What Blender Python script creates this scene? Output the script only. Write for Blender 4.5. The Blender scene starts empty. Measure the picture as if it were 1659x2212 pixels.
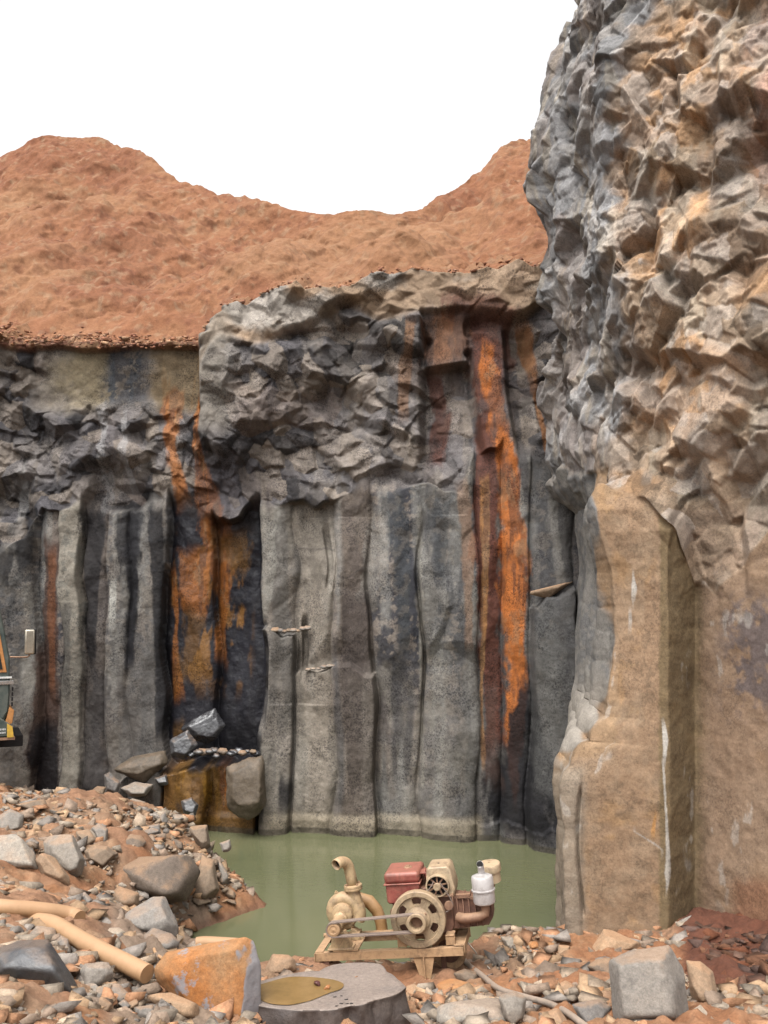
import bpy, bmesh, math, random
import numpy as np
from mathutils import Vector, Matrix
D = bpy.data
SC = bpy.context.scene
COL = SC.collection
R = math.radians
# ------------------------------------------------------------------ camera
F = 2152.0; TH = R(4.37); CZ = 3.5
cam = D.objects.new('camera', D.cameras.new('camera')); COL.objects.link(cam)
cam.location = (0, 0, CZ); cam.rotation_euler = (R(90) + TH, 0, 0)
cam.data.sensor_fit = 'VERTICAL'; cam.data.sensor_height = 24; cam.data.lens = 24 * F / 2212
cam.data.clip_end = 500; cam.data.clip_start = 0.05
SC.camera = cam
# ------------------------------------------------------------------ sky, sun, exposure
w = D.worlds.new('World'); SC.world = w; w.use_nodes = True
nt = w.node_tree; bg = nt.nodes['Background']
sky = nt.nodes.new('ShaderNodeTexSky'); sky.sky_type = 'NISHITA'; sky.sun_disc = False
SUN_EL, SUN_AZ = R(62), R(205)
sky.sun_elevation = SUN_EL; sky.sun_rotation = SUN_AZ
sky.dust_density = 6; sky.air_density = 1.0
hs = nt.nodes.new('ShaderNodeHueSaturation'); hs.inputs['Saturation'].default_value = 0.04
nt.links.new(sky.outputs[0], hs.inputs['Color']); nt.links.new(hs.outputs[0], bg.inputs[0])
bg.inputs[1].default_value = 0.15
sun = D.objects.new('sun', D.lights.new('sun', 'SUN')); COL.objects.link(sun)
sun.data.energy = 0.7; sun.data.angle = R(35); sun.data.color = (1, 0.96, 0.9)
# azimuth measured clockwise from +Y: the soft sun stands behind the camera, a little to the left
dvec = Vector((math.sin(SUN_AZ) * math.cos(SUN_EL), math.cos(SUN_AZ) * math.cos(SUN_EL), math.sin(SUN_EL)))
sun.rotation_euler = dvec.to_track_quat('Z', 'Y').to_euler()
vs = SC.view_settings; vs.view_transform = 'Standard'; vs.look = 'None'; vs.gamma = 1; vs.exposure = 1.4

# ------------------------------------------------------------------ helpers
def at(u, v, Y):
    """point at world depth Y seen at photo position u, v (photo 1659 x 2212)"""
    a = (u - 829.5) / F; b = (1106 - v) / F
    dy = math.cos(TH) - b * math.sin(TH); dz = math.sin(TH) + b * math.cos(TH)
    return Vector((a / dy * Y, Y, CZ + dz / dy * Y))
def proj(x, y, z):
    zz = z - CZ
    d = y * math.cos(TH) + zz * math.sin(TH); h = -y * math.sin(TH) + zz * math.cos(TH)
    return 829.5 + F * x / d, 1106 - F * h / d
def h3(a, b, c, s):
    n = (a.astype(np.int64) * 374761393 + b.astype(np.int64) * 668265263 + c.astype(np.int64) * 2147483647 + s * 974634777) & 0xffffffff
    n = ((n ^ (n >> 13)) * 1274126177) & 0xffffffff
    n = ((n ^ (n >> 16)) * 2246822519) & 0xffffffff
    return ((n ^ (n >> 15)) & 0xffffff) / float(0xffffff)
def vn(x, y, z=0.0, s=0):
    x = np.asarray(x, float); y = np.asarray(y, float); z = np.zeros_like(x) + z
    i, j, k = np.floor(x), np.floor(y), np.floor(z)
    fx, fy, fz = x - i, y - j, z - k
    fx = fx * fx * (3 - 2 * fx); fy = fy * fy * (3 - 2 * fy); fz = fz * fz * (3 - 2 * fz)
    r = 0
    for a in (0, 1):
        for b in (0, 1):
            for c in (0, 1):
                r = r + h3(i + a, j + b, k + c, s) * (fx if a else 1 - fx) * (fy if b else 1 - fy) * (fz if c else 1 - fz)
    return r
def fbm(x, y, z=0.0, s=0, o=4, g=0.5):
    r = 0; a = 1; t = 0; f = 1
    for k in range(o):
        r = r + a * vn(np.asarray(x) * f, np.asarray(y) * f, np.asarray(z) * f, s + k); t += a; a *= g; f *= 2.03
    return r / t
def ss(a, b, x):
    t = np.clip((x - a) / (b - a + 1e-12), 0, 1); return t * t * (3 - 2 * t)
def relief(p, q, cell, seed, K=5, lo=0.7, hi=2.4, tilt=0.6, hv=0.6, ids=False):
    """union of angular blocks wedged together, as a height over (p, q); undersides steeper than tops"""
    ip, iq = np.floor(p / cell), np.floor(q / cell)
    best = np.full(p.shape, -1e9); z0 = np.zeros_like(ip); bid = np.zeros(p.shape)
    for di in (-1, 0, 1):
        for dj in (-1, 0, 1):
            ci, cj = ip + di, iq + dj
            r = lambda n: h3(ci, cj, z0, seed * 57 + n)
            dx = p - (ci + .1 + .8 * r(1)) * cell; dy = q - (cj + .1 + .8 * r(2)) * cell
            val = ((r(3) - .5) * tilt * 2) * dx + ((r(4) - .35) * tilt * 2) * -dy
            a0 = r(5) * 6.283
            for k in range(K):
                a = a0 + 6.283 / K * (k + .6 * (r(10 + k) - .5))
                sl = (lo + (hi - lo) * r(20 + k)) * (1 - .45 * np.sin(a))
                val = np.minimum(val, sl * ((.38 + .3 * r(30 + k)) * cell - (dx * np.cos(a) + dy * np.sin(a))))
            val = val + (r(6) - .5) * hv * cell
            bid = np.where(val > best, r(7), bid); best = np.maximum(best, val)
    return (best, bid) if ids else best
def relief3(P, cell, seed, K=7, lo=.6, hi=2.0, hv=.8, ids=False):
    """the same in space, so blocks keep their shape round a corner of the cliff"""
    Q = P.reshape(-1, 3) / cell; I = np.floor(Q); Fq = Q - I
    best = np.full(len(Q), -1e9); bid = np.zeros(len(Q))
    for di in (-1, 0, 1):
        for dj in (-1, 0, 1):
            for dk in (-1, 0, 1):
                a, b, c = I[:, 0] + di, I[:, 1] + dj, I[:, 2] + dk
                hsh = h3(a, b, c, seed * 57 + 1)
                f1 = lambda n: (hsh * (7919.13 + 613.7 * n) * 13.77) % 1.0
                dx = Fq[:, 0] - di - .1 - .8 * f1(1); dy = Fq[:, 1] - dj - .1 - .8 * f1(2); dz = Fq[:, 2] - dk - .1 - .8 * f1(3)
                far = dx * dx + dy * dy + dz * dz < 1.9
                val = .03 + .16 * f1(50) + (f1(51) - .5) * .9 * dx + (f1(52) - .5) * .9 * dy + (f1(53) - .35) * -.8 * dz
                for k in range(K):
                    ph = f1(10 + k) * .9 + 2.39996 * k; cz = 1 - 2 * (k + .5) / K + .25 * (f1(20 + k) - .5); cr = np.sqrt(np.clip(1 - cz * cz, 0, 1))
                    sl = (lo + (hi - lo) * f1(30 + k)) * (1 - .4 * cz)
                    val = np.minimum(val, sl * (.40 + .32 * f1(40 + k) - (dx * np.cos(ph) * cr + dy * np.sin(ph) * cr + dz * cz)))
                val = np.where(far, val + (f1(6) - .5) * hv, -9)
                bid = np.where(val > best, f1(7), bid); best = np.maximum(best, val)
    best = (best * cell).reshape(P.shape[:2])
    return (best, bid.reshape(P.shape[:2])) if ids else best
def smooth_path(pts, k=8):
    P = [Vector(p) for p in pts]; out = []
    for i in range(len(P) - 1):
        a, b, c, d = P[max(i - 1, 0)], P[i], P[i + 1], P[min(i + 2, len(P) - 1)]
        for j in range(k):
            t_ = j / k; out.append(.5 * ((2 * b) + (c - a) * t_ + (2 * a - 5 * b + 4 * c - d) * t_ ** 2 + (3 * b - a - 3 * c + d) * t_ ** 3))
    return out + [P[-1]]
def link(o, parent=None):
    COL.objects.link(o)
    if parent: o.parent = parent
    return o
def tag(o, label=None, cat=None, group=None, kind=None):
    if label: o['label'] = label
    if cat: o['category'] = cat
    if group: o['group'] = group
    if kind: o['kind'] = kind
    return o
def empty(name, loc=(0, 0, 0), rot=(0, 0, 0)):
    o = D.objects.new(name, None); o.empty_display_size = .1; o.location = loc; o.rotation_euler = rot
    return link(o)
def grid_obj(name, P, mat, col=None, flip=False, k=.5):
    if col is not None: col = col * np.array((k, k, k, 1))
    n, m = P.shape[:2]
    me = D.meshes.new(name)
    idx = np.arange(n * m).reshape(n, m)
    q = np.stack([idx[:-1, :-1], idx[:-1, 1:], idx[1:, 1:], idx[1:, :-1]], -1).reshape(-1, 4)
    if flip: q = q[:, ::-1]
    me.vertices.add(n * m); me.vertices.foreach_set('co', P.reshape(-1).astype(np.float32))
    me.loops.add(q.size); me.loops.foreach_set('vertex_index', q.reshape(-1).astype(np.int32))
    me.polygons.add(len(q)); me.polygons.foreach_set('loop_start', (np.arange(len(q)) * 4).astype(np.int32))
    me.polygons.foreach_set('loop_total', np.full(len(q), 4, np.int32))
    me.polygons.foreach_set('use_smooth', np.ones(len(q), bool))
    me.update(calc_edges=True)
    if col is not None:
        a = me.color_attributes.new('Col', 'FLOAT_COLOR', 'POINT'); a.data.foreach_set('color', col.reshape(-1).astype(np.float32))
    me.materials.append(mat)
    return link(D.objects.new(name, me))

# ------------------------------------------------------------------ materials
def newmat(name):
    m = D.materials.new(name); m.use_nodes = True
    t = m.node_tree; b = t.nodes['Principled BSDF']
    return m, t, b
def noise(t, scale, detail=5, rough=.6, vec=None, dist=0):
    n = t.nodes.new('ShaderNodeTexNoise'); n.inputs['Scale'].default_value = scale; n.inputs['Detail'].default_value = detail
    n.inputs['Roughness'].default_value = rough; n.inputs['Distortion'].default_value = dist
    if vec: t.links.new(vec, n.inputs['Vector'])
    return n.outputs['Fac']
def ramp(t, src, a, b, va=0., vb=1.):
    n = t.nodes.new('ShaderNodeMapRange'); n.inputs[1].default_value = a; n.inputs[2].default_value = b
    n.inputs[3].default_value = va; n.inputs[4].default_value = vb; n.clamp = True
    t.links.new(src, n.inputs[0]); return n.outputs[0]
def mixc(t, f, a, b, mode='MIX'):
    n = t.nodes.new('ShaderNodeMix'); n.data_type = 'RGBA'; n.blend_type = mode
    for i, s in ((0, f), (6, a), (7, b)):
        if hasattr(s, 'links'): t.links.new(s, n.inputs[i])
        else: n.inputs[i].default_value = s if i == 0 else ((*s, 1) if len(s) == 3 else s)
    return n.outputs[2]
def math_(t, op, a, b=0.):
    n = t.nodes.new('ShaderNodeMath'); n.operation = op
    for i, s in ((0, a), (1, b)):
        if hasattr(s, 'links'): t.links.new(s, n.inputs[i])
        else: n.inputs[i].default_value = s
    return n.outputs[0]
def bump(t, b, h, strength, dist):
    n = t.nodes.new('ShaderNodeBump'); n.inputs['Strength'].default_value = strength; n.inputs['Distance'].default_value = dist
    t.links.new(h, n.inputs['Height']); t.links.new(n.outputs[0], b.inputs['Normal'])
def attr_mat(name, speck=0.22, bsc=14, bd=.012, rough=.9, spk=0):
    m, t, b = newmat(name)
    at_ = t.nodes.new('ShaderNodeVertexColor'); at_.layer_name = 'Col'
    g = t.nodes.new('ShaderNodeNewGeometry'); pos = g.outputs['Position']
    n1 = noise(t, 9, 6, .7, pos); n2 = noise(t, 55, 3, .7, pos)
    c = mixc(t, 1.0, at_.outputs[0], mixc(t, ramp(t, n1, .3, .7), (1 - speck,) * 3, (1 + speck * .75,) * 3), 'MULTIPLY')
    c = mixc(t, 1.0, c, mixc(t, ramp(t, n2, .35, .65), (.86,) * 3, (1.12,) * 3), 'MULTIPLY')
    if spk:
        k1 = ramp(t, noise(t, 38, 5, .75, pos), .50, .56); k2 = ramp(t, noise(t, 2.2, 4, .6, pos), .40, .58)
        c = mixc(t, math_(t, 'MULTIPLY', math_(t, 'MULTIPLY', k1, k2), spk), c, mixc(t, 1.0, c, (.38, .38, .41), 'MULTIPLY'))
        k3 = ramp(t, noise(t, 60, 4, .8, pos), .60, .66)
        c = mixc(t, math_(t, 'MULTIPLY', k3, spk * .5), c, mixc(t, 1.0, c, (1.7, 1.68, 1.62), 'MULTIPLY'))
    t.links.new(c, b.inputs['Base Color'])
    t.links.new(math_(t, 'SUBTRACT', rough, math_(t, 'MULTIPLY', at_.outputs[1], .5)), b.inputs['Roughness'])
    b.inputs['Specular IOR Level'].default_value = .22
    hgt = math_(t, 'ADD', noise(t, bsc, 8, .68, pos), math_(t, 'MULTIPLY', n2, .25))
    bump(t, b, hgt, .7, bd)
    return m
M_CLIFF = attr_mat('basalt_face', spk=.9)
M_CLIFF2 = attr_mat('basalt_face_tan', spk=.42)
M_SOIL = attr_mat('red_soil', .22, 16, .035, 1.0)
M_GROUND = attr_mat('rubble_soil', .28, 25, .02, 1.0)
AK = .55
def sc3(c, k=None): return tuple(x * (k or AK) for x in c)
def rock_mat(name, c1, c2, dust=(.46, .27, .15), dlo=.55, dhi=.95, rough=.85, dn=.5, spec=.35, bd=.012):
    c1, c2, dust = sc3(c1), sc3(c2), sc3(dust)
    m, t, b = newmat(name)
    tc = t.nodes.new('ShaderNodeTexCoord'); g = t.nodes.new('ShaderNodeNewGeometry'); oi = t.nodes.new('ShaderNodeObjectInfo')
    off = t.nodes.new('ShaderNodeVectorMath'); off.operation = 'ADD'
    t.links.new(g.outputs['Position'], off.inputs[0]); t.links.new(oi.outputs['Random'], off.inputs[1])
    vec = off.outputs[0]
    n1 = noise(t, 4, 6, .65, vec); n2 = noise(t, 30, 6, .7, vec); n3 = noise(t, 90, 2, .6, vec)
    c = mixc(t, ramp(t, n1, .3, .7), c1, c2)
    c = mixc(t, 1.0, c, mixc(t, ramp(t, oi.outputs['Random'], 0, 1), (.75, .76, .8), (1.25, 1.2, 1.12)), 'MULTIPLY')
    c = mixc(t, 1.0, c, mixc(t, ramp(t, n2, .3, .7), (.72,) * 3, (1.25,) * 3), 'MULTIPLY')
    sep = t.nodes.new('ShaderNodeSeparateXYZ'); t.links.new(g.outputs['Normal'], sep.inputs[0])
    d = math_(t, 'ADD', sep.outputs[2], math_(t, 'MULTIPLY', math_(t, 'SUBTRACT', n1, .5), 2.2))
    dm = math_(t, 'MULTIPLY', ramp(t, d, dlo, dhi), dn)
    c = mixc(t, dm, c, dust)
    c = mixc(t, 1.0, c, mixc(t, ramp(t, n3, .35, .65), (.88,) * 3, (1.1,) * 3), 'MULTIPLY')
    t.links.new(c, b.inputs['Base Color']); b.inputs['Roughness'].default_value = rough
    b.inputs['Specular IOR Level'].default_value = spec
    bump(t, b, math_(t, 'ADD', noise(t, 18, 8, .7, vec), math_(t, 'MULTIPLY', n3, .2)), .7, bd)
    return m
RM = {
 'grey': rock_mat('stone_grey', (.23, .21, .19), (.34, .30, .26)),
 'pale': rock_mat('stone_pale', (.36, .32, .27), (.46, .41, .35), dn=.35),
 'tan': rock_mat('stone_tan', (.36, .23, .14), (.46, .33, .22), dust=(.50, .28, .15), dn=.6),
 'brown': rock_mat('stone_brown', (.20, .15, .11), (.30, .23, .17), dn=.55),
 'dark': rock_mat('stone_dark', (.05, .052, .06), (.13, .125, .12), rough=.4, dn=.25, spec=.6),
 'wet': rock_mat('stone_wet', (.022, .023, .03), (.07, .07, .075), rough=.25, dn=0, spec=.7),
 'ochre': rock_mat('stone_ochre', (.52, .20, .055), (.42, .26, .14), dust=(.50, .24, .10), dn=.4),
 'stain': rock_mat('stone_stained', (.04, .03, .02), (.42, .16, .03), rough=.45, dn=0, spec=.6),
 'olive': rock_mat('stone_olive', (.09, .07, .05), (.17, .135, .10), rough=.6, dn=.1),
 'ochre_grey': None,
 'slab': rock_mat('stone_slab', (.25, .21, .19), (.36, .31, .28), rough=.55, dn=.12),
}
def ochre_big():
    m = rock_mat('stone_ochre_grey', (.50, .19, .05), (.40, .25, .13), dust=(.50, .24, .10), dn=.3)
    t = m.node_tree; b = t.nodes['Principled BSDF']; src = b.inputs['Base Color'].links[0].from_socket
    g = t.nodes.new('ShaderNodeNewGeometry'); sep = t.nodes.new('ShaderNodeSeparateXYZ'); t.links.new(g.outputs['Normal'], sep.inputs[0])
    n = noise(t, 5, 6, .7, g.outputs['Position']); n2 = noise(t, 2.2, 5, .7, g.outputs['Position'], .5)
    f = math_(t, 'MAXIMUM', ramp(t, n, .57, .62), ramp(t, math_(t, 'ADD', sep.outputs[0], math_(t, 'MULTIPLY', n2, .6)), .85, .95))
    c = mixc(t, math_(t, 'MULTIPLY', f, .85), src, (.17, .175, .19)); c = mixc(t, math_(t, 'MULTIPLY', ramp(t, n2, .62, .68), .6), c, (.36, .33, .31))
    t.links.new(c, b.inputs['Base Color']); return m
RM['ochre_grey'] = ochre_big()
def plain(name, c, rough=.6, metal=0, var=.25, dust=None, dn=.7, sc=14, bd=.002, grime=0):
    c = sc3(c, .6); dust = sc3(dust, .6) if dust else None
    m, t, b = newmat(name)
    g = t.nodes.new('ShaderNodeNewGeometry'); pos = g.outputs['Position']
    n1 = noise(t, sc, 6, .7, pos)
    col = mixc(t, 1.0, c, mixc(t, ramp(t, n1, .3, .7), (1 - var,) * 3, (1 + var,) * 3), 'MULTIPLY')
    if dust:
        sep = t.nodes.new('ShaderNodeSeparateXYZ'); t.links.new(g.outputs['Normal'], sep.inputs[0])
        d = math_(t, 'ADD', math_(t, 'MULTIPLY', sep.outputs[2], .6), math_(t, 'MULTIPLY', math_(t, 'SUBTRACT', n1, .35), 1.6))
        col = mixc(t, math_(t, 'MULTIPLY', ramp(t, d, .0, .7), dn), col, dust)
    if grime:
        g2 = noise(t, 9, 7, .75, pos, .6)
        col = mixc(t, math_(t, 'MULTIPLY', ramp(t, g2, .50, .62), grime), col, (.055, .03, .02)); col = mixc(t, math_(t, 'MULTIPLY', ramp(t, noise(t, 40, 5, .8, pos), .58, .66), grime), col, (.12, .05, .025))
    t.links.new(col, b.inputs['Base Color']); b.inputs['Roughness'].default_value = rough; b.inputs['Metallic'].default_value = metal
    bump(t, b, noise(t, sc * 5, 4, .6, pos), .5, bd)
    return m
DUST = (.55, .34, .19)
PM = {
 'cream': plain('cream_paint', (.54, .40, .22), .6, dust=DUST, dn=.65, var=.35, grime=0.45),
 'frame': plain('dusty_frame_paint', (.50, .31, .16), .8, dust=DUST, dn=.6, grime=0.45),
 'red': plain('faded_red_paint', (.26, .045, .035), .5, dust=(.50, .22, .15), dn=.6, grime=0.45),
 'block': plain('rusty_engine_iron', (.13, .055, .035), .75, dust=(.33, .17, .1), dn=.6),
 'wheel': plain('flywheel_iron', (.42, .32, .20), .6, dust=DUST, dn=.4, grime=0.45),
 'belt': plain('belt_rubber', (.20, .15, .125), .7, dust=(.4, .3, .24), dn=.5),
 'beige': plain('beige_cover', (.55, .43, .28), .55, dust=DUST, dn=.4, grime=0.45),
 'silver': plain('silver_muffler', (.72, .68, .66), .45, .35, .12, grime=0.3),
 'black': plain('soot_black', (.015, .012, .012), .9),
 'rust': plain('rusty_pipe', (.25, .13, .08), .7, dust=DUST, dn=.4),
 'amber': plain('amber_stained_paint', (.42, .23, .08), .6, dust=DUST, dn=.5),
 'pipe': plain('tan_pipe', (.47, .27, .13), .7, var=.18, dust=(.52, .31, .17), dn=.6, sc=6),
 'hose': plain('grey_hose', (.30, .25, .21), .6, dust=(.45, .33, .24), dn=.6),
 'white': plain('white_stick', (.7, .62, .52), .6),
 'green': plain('green_cab_paint', (.055, .085, .08), .35, .0, .25, dust=(.30, .24, .18), dn=.35, sc=8),
 'orange': plain('orange_trim', (.55, .24, .07), .5),
 'yellow': plain('yellow_edge', (.65, .40, .05), .5),
 'chrome': plain('chrome', (.75, .75, .73), .25, .9, .1),
 'glass': plain('dark_glass', (.03, .035, .035), .08, 0, .1),
 'mirror': plain('mirror_glass', (.75, .68, .55), .12, .7, .2),
 'tyre': plain('tyre_rubber', (.03, .028, .026), .85, dust=(.3, .18, .1), dn=.5),
 'letter': plain('white_lettering', (.75, .75, .72), .5),
}
# water: murky green
mw, t, b = newmat('green_water')
g = t.nodes.new('ShaderNodeNewGeometry'); pos = g.outputs['Position']
mp = t.nodes.new('ShaderNodeMapping'); mp.inputs['Scale'].default_value = (1.0, 1.6, 1); t.links.new(pos, mp.inputs[0])
cw = mixc(t, ramp(t, noise(t, .35, 3, .5, pos), .35, .65), (.082, .088, .046), (.108, .108, .058))
t.links.new(cw, b.inputs['Base Color']); b.inputs['Roughness'].default_value = .05; b.inputs['IOR'].default_value = 1.33
bump(t, b, noise(t, 7, 4, .6, mp.outputs[0], .4), .18, .008)
M_WATER = mw
mp_, t, b = newmat('ochre_puddle')
g = t.nodes.new('ShaderNodeNewGeometry')
t.links.new(mixc(t, ramp(t, noise(t, 9, 4, .6, g.outputs['Position']), .3, .7), (.13, .08, .028), (.19, .115, .045)), b.inputs['Base Color'])
b.inputs['Roughness'].default_value = .08
M_PUD = mp_

# ------------------------------------------------------------------ far cliff
def pl(x, pts, k=1):
    return np.interp(x, [p[0] for p in pts], [p[k] for p in pts])
def wall_y(x): return np.interp(x, [-8, -2.9, -1.2, 0.6, 1.5, 2.5, 4.5], [15.5, 15.15, 15.0, 14.55, 14.15, 13.8, 13.3])
VTOP = [(-400, 735), (0, 738), (200, 742), (428, 742), (446, 726), (466, 696), (484, 677), (560, 652), (640, 633), (800, 614), (900, 606), (1000, 600), (1150, 588), (1500, 560)]
VB = [(-400, 1180), (0, 1180), (60, 1165), (90, 1090), (180, 1112), (300, 1105), (370, 1092), (450, 1135), (540, 1108), (640, 1095), (760, 1075), (830, 1052), (995, 1047), (1025, 965), (1130, 1000), (1180, 1015), (1290, 1050), (1500, 1080)]
COLS = [(-400, -90, .0), (-90, 0, .1), (0, 76, .12), (76, 130, -.12), (130, 180, .1), (180, 232, -.02), (232, 285, .05), (285, 362, .08), (362, 465, -.16), (465, 568, -.36),
        (568, 640, .06), (640, 722, .02), (722, 802, .08), (802, 915, .08), (915, 1028, .12), (1028, 1086, -.10), (1086, 1142, -.02), (1142, 1245, .0), (1245, 1600, .05)]
def NFINE(u, v): return fbm(u * .09, v * .035, 0, 991, 5, .65)
def strokes(u, v, nz, lst):
    """paint list: (pts[(v, u, halfwidth)], rgb, strength, wet)"""
    for pts, rgb, st, wet in lst:
        vv = [p[0] for p in pts]
        c = np.interp(v, vv, [p[1] for p in pts]); hw = np.interp(v, vv, [p[2] for p in pts])
        d = np.abs(u - c) / hw + (nz - .5) * 1.4 + (NFINE(u, v) - .5) * 1.0
        e = ss(vv[0] - 18, vv[0] + 18, v + (nz - .5) * 50) * (1 - ss(vv[-1] - 25, vv[-1] + 25, v + (nz - .5) * 60))
        yield (1 - ss(.65, 1.15, d)) * e * st, np.array(rgb), wet
def build_far():
    nx, nz_, nb = 860, 680, 40
    x = np.linspace(-6.9, 4.2, nx); t = np.linspace(0, 1, nz_)
    yb = wall_y(x); utop, _ = proj(x, yb, 7.6)
    vt = pl(utop, VTOP)
    vt = vt + (fbm(x * 3, x * 0, 0, 5) - .5) * 16 - relief(x, x * 0 + .3, .45, 91, 5, .5, 1.6, .5, .8) * 90 * ss(440, 480, utop)
    b_ = (1106 - vt) / F
    ztop = CZ + yb * (np.sin(TH) + b_ * np.cos(TH)) / (np.cos(TH) - b_ * np.sin(TH))
    X = np.tile(x, (nz_, 1)); T = t[:, None]
    Z = -.35 + (ztop[None] + .35) * T; Yb = np.tile(yb, (nz_, 1))
    U, V = proj(X, Yb, Z)
    wob = (fbm(X * .8, Z * .55, 0, 11, 3) - .5) * 52 + (vn(X * 2.5, Z * 1.6, 0, 12) - .5) * 14
    Uw = U + wob * ss(0, 300, np.abs(U - 1090) + 120)
    vb = pl(U, VB) + (fbm(X * 2.2, Z * 1.0, 0, 21, 3) - .5) * 70
    wd = 10 + 70 * ss(.45, .65, fbm(X * 1.3, X * 0, 0, 23, 2))
    C = 1 - ss(-6, 1, (V - vb) / wd * 10)                         # 1 = shattered zone, 0 = smooth columns
    # left top smooth band
    band = (1 - ss(425, 445, U)) * ss(55, 110, U + (fbm(X * 2, Z * 2, 3, 5) - .5) * 60) * (1 - ss(0, 60, V - (865 - .0004 * (U - 250) ** 2) + (fbm(X * 1.5, Z * 1.5, 0, 31) - .5) * 90))
    # columns
    d = np.zeros_like(U)
    for a, b2, off in COLS:
        tt = np.clip((Uw - (a + b2) / 2) / ((b2 - a) / 2), -1.3, 1.3)
        e = min(6.0 / (b2 - a), .3); tl = (h3(np.array(a), np.array(0), np.array(0), 9) - .5) * .14
        m = 1 - ss(1 - e * .4, 1 + e * .4, np.abs(tt))
        d += m * (off + tl * tt + .09 * (1 - np.abs(tt) ** 5) * min(1, (b2 - a) / 80))
    d += (fbm(X * 1.3, Z * .7, 0, 41, 3) - .5) * .26 + (fbm(X * 7, Z * 6, 0, 43, 5, .6) - .5) * .035
    # conchoidal broken scoops in the middle columns
    sc_ = relief(X * 1.0 + .2 * vn(X * 2, Z * 2, 0, 7), Z * .55, .5, 9, 5, .25, .8, .25, .6)
    msc = ss(560, 640, U) * (1 - ss(1000, 1100, U)) * (1 - ss(1380, 1560, V))
    d += sc_ * (.75 * msc + .06)
    sc2 = relief(X + .15 * vn(X * 3, Z * 3, 0, 77), Z * .8, .33, 19, 5, .35, 1.1, .3, .6)
    d += sc2 * (.32 * (1 - ss(60, 330, V - vb)) + .02)
    # ledges: lower part of a column stands proud
    for u0, u1, vl, am, sl in ((566, 638, 1366, .30, 0.0), (640, 800, 1447, .26, -.12), (1145, 1242, 1283, .30, -.35), (365, 562, 1642, .75, -.02), (232, 366, 1668, .4, -.25), (1030, 1240, 1775, .05, 0)):
        vl2 = vl + sl * (U - (u0 + u1) / 2) + (fbm(X * 4, Z * 0, 0, 55) - .5) * 40 + (vn(X * 9, X * 0, 0, 56) - .5) * 12
        d += am * ss(u0 - 4, u0 + 4, Uw) * (1 - ss(u1 - 4, u1 + 4, Uw)) * ss(-3, 4, V - vl2)
    for u0, u1, v0, v1, am in ((655, 667, 1320, 1480, .20), (567, 579, 1325, 1590, .35), (700, 712, 1120, 1300, .12), (1236, 1246, 1300, 1600, .2), (176, 183, 1120, 1400, .2), (795, 802, 1150, 1700, .10), (908, 914, 1080, 1750, .12)):
        d -= am * ss(u0 - 3, u0 + 3, Uw) * (1 - ss(u1 - 3, u1 + 3, Uw)) * ss(v0, v0 + .3 * (v1 - v0), V) * (1 - ss(v1 - .4 * (v1 - v0), v1, V)) * (.5 + fbm(X * 0, Z * 2.5, u0, 58, 3))
    # flat broken planes
    pf = relief(X + .1 * Z, Z * .5, .42, 29, 5, .2, .9, .35, .35); d += (pf - pf.mean()) * .28
    # shattered zone
    wp = .10 * (fbm(X * 2.5, Z * 2.5, 0, 61, 3) - .5)
    px = X + .35 * Z + wp; pz = Z - .15 * X - wp
    r1, i1 = relief(px, pz, .62, 3, 5, .6, 2.0, .5, .8, ids=True); r2, i2 = relief(px * 1.0, pz * 1.05, .29, 4, 5, .6, 2.2, .7, .8, ids=True)
    r3, i3 = relief(px, pz, .12, 5, 4, .6, 1.8, .7, .7, ids=True)
    ch = r1 * .85 + r2 * .75 + r3 * .45 + (fbm(X * .7, Z * .7, 0, 71, 3) - .5) * 1.1 + (fbm(X * 14, Z * 14, 0, 72, 3) - .5) * .02
    ch = ch * (.65 + .35 * ss(0, 140, vb - V)) + .10 * (1 - ss(0, 130, vb - V)) - .02
    ue = np.interp(V, [660, 700, 760, 850, 940, 1050], [482, 458, 436, 421, 432, 445]) + (fbm(Z * 3, Z * 0, 0, 15, 3) - .5) * 80
    big = ss(ue - 2, ue + 22, U)                                # block right of the step stands proud
    ch += .26 * big * (1 - ss(880, 1060, V)) - .05
    # recessed hollow under the rim round the right-hand rust streaks
    hol = ss(900, 925, U) * (1 - ss(1130, 1160, U)) * ss(-10, 20, V - 690 - .15 * np.abs(U - 1000)) * (1 - ss(950, 1040, V))
    UP = U + (fbm(X * 2.5, Z * 2.5, 0, 95, 3) - .5) * 60
    panel = ss(905, 925, UP) * (1 - ss(1010, 1035, UP)) * ss(672, 690, V) * (1 - ss(-6, 6, V - 795 + .15 * (U - 960)))
    stem = (1 - ss(.7, 1.15, np.abs(U - np.interp(V, [700, 850, 1000, 1100], [1050, 1060, 1085, 1100])) / 42)) * ss(690, 720, V)
    ch = ch * (1 - .55 * hol) - .28 * hol
    ch = ch * (1 - .85 * panel) + .14 * panel + .09 * (fbm(X * 11, Z * .5, 0, 79, 3) - .5) * panel
    ch = ch * (1 - .6 * stem) + .12 * stem
    # rim slabs along the top of the middle block
    rim = big * (1 - ss(60, 85, V - pl(U, VTOP) + (vn(X * 1.6, X * 0, 0, 8) - .5) * 60)) * (1 - hol * .0)
    rr = relief(X * .8, Z * 1.0, .75, 14, 5, .7, 1.6, .35, .4)
    ch = ch * (1 - .8 * rim) + rim * (.30 + rr * .9 + r2 * .3 + r3 * .14)
    prow = ss(ue, ue + 8, U) * (1 - ss(480, 540, U)) * (1 - ss(900, 960, V))
    ch = ch * (1 - .55 * prow) + .25 * prow
    flat = -.05 + (fbm(X * 1.2, Z * 1.2, 0, 81, 5) - .5) * .25 + r2 * .08
    ch = ch * (1 - band) + flat * band
    dd = d * (1 - C) + ch * C
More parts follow.
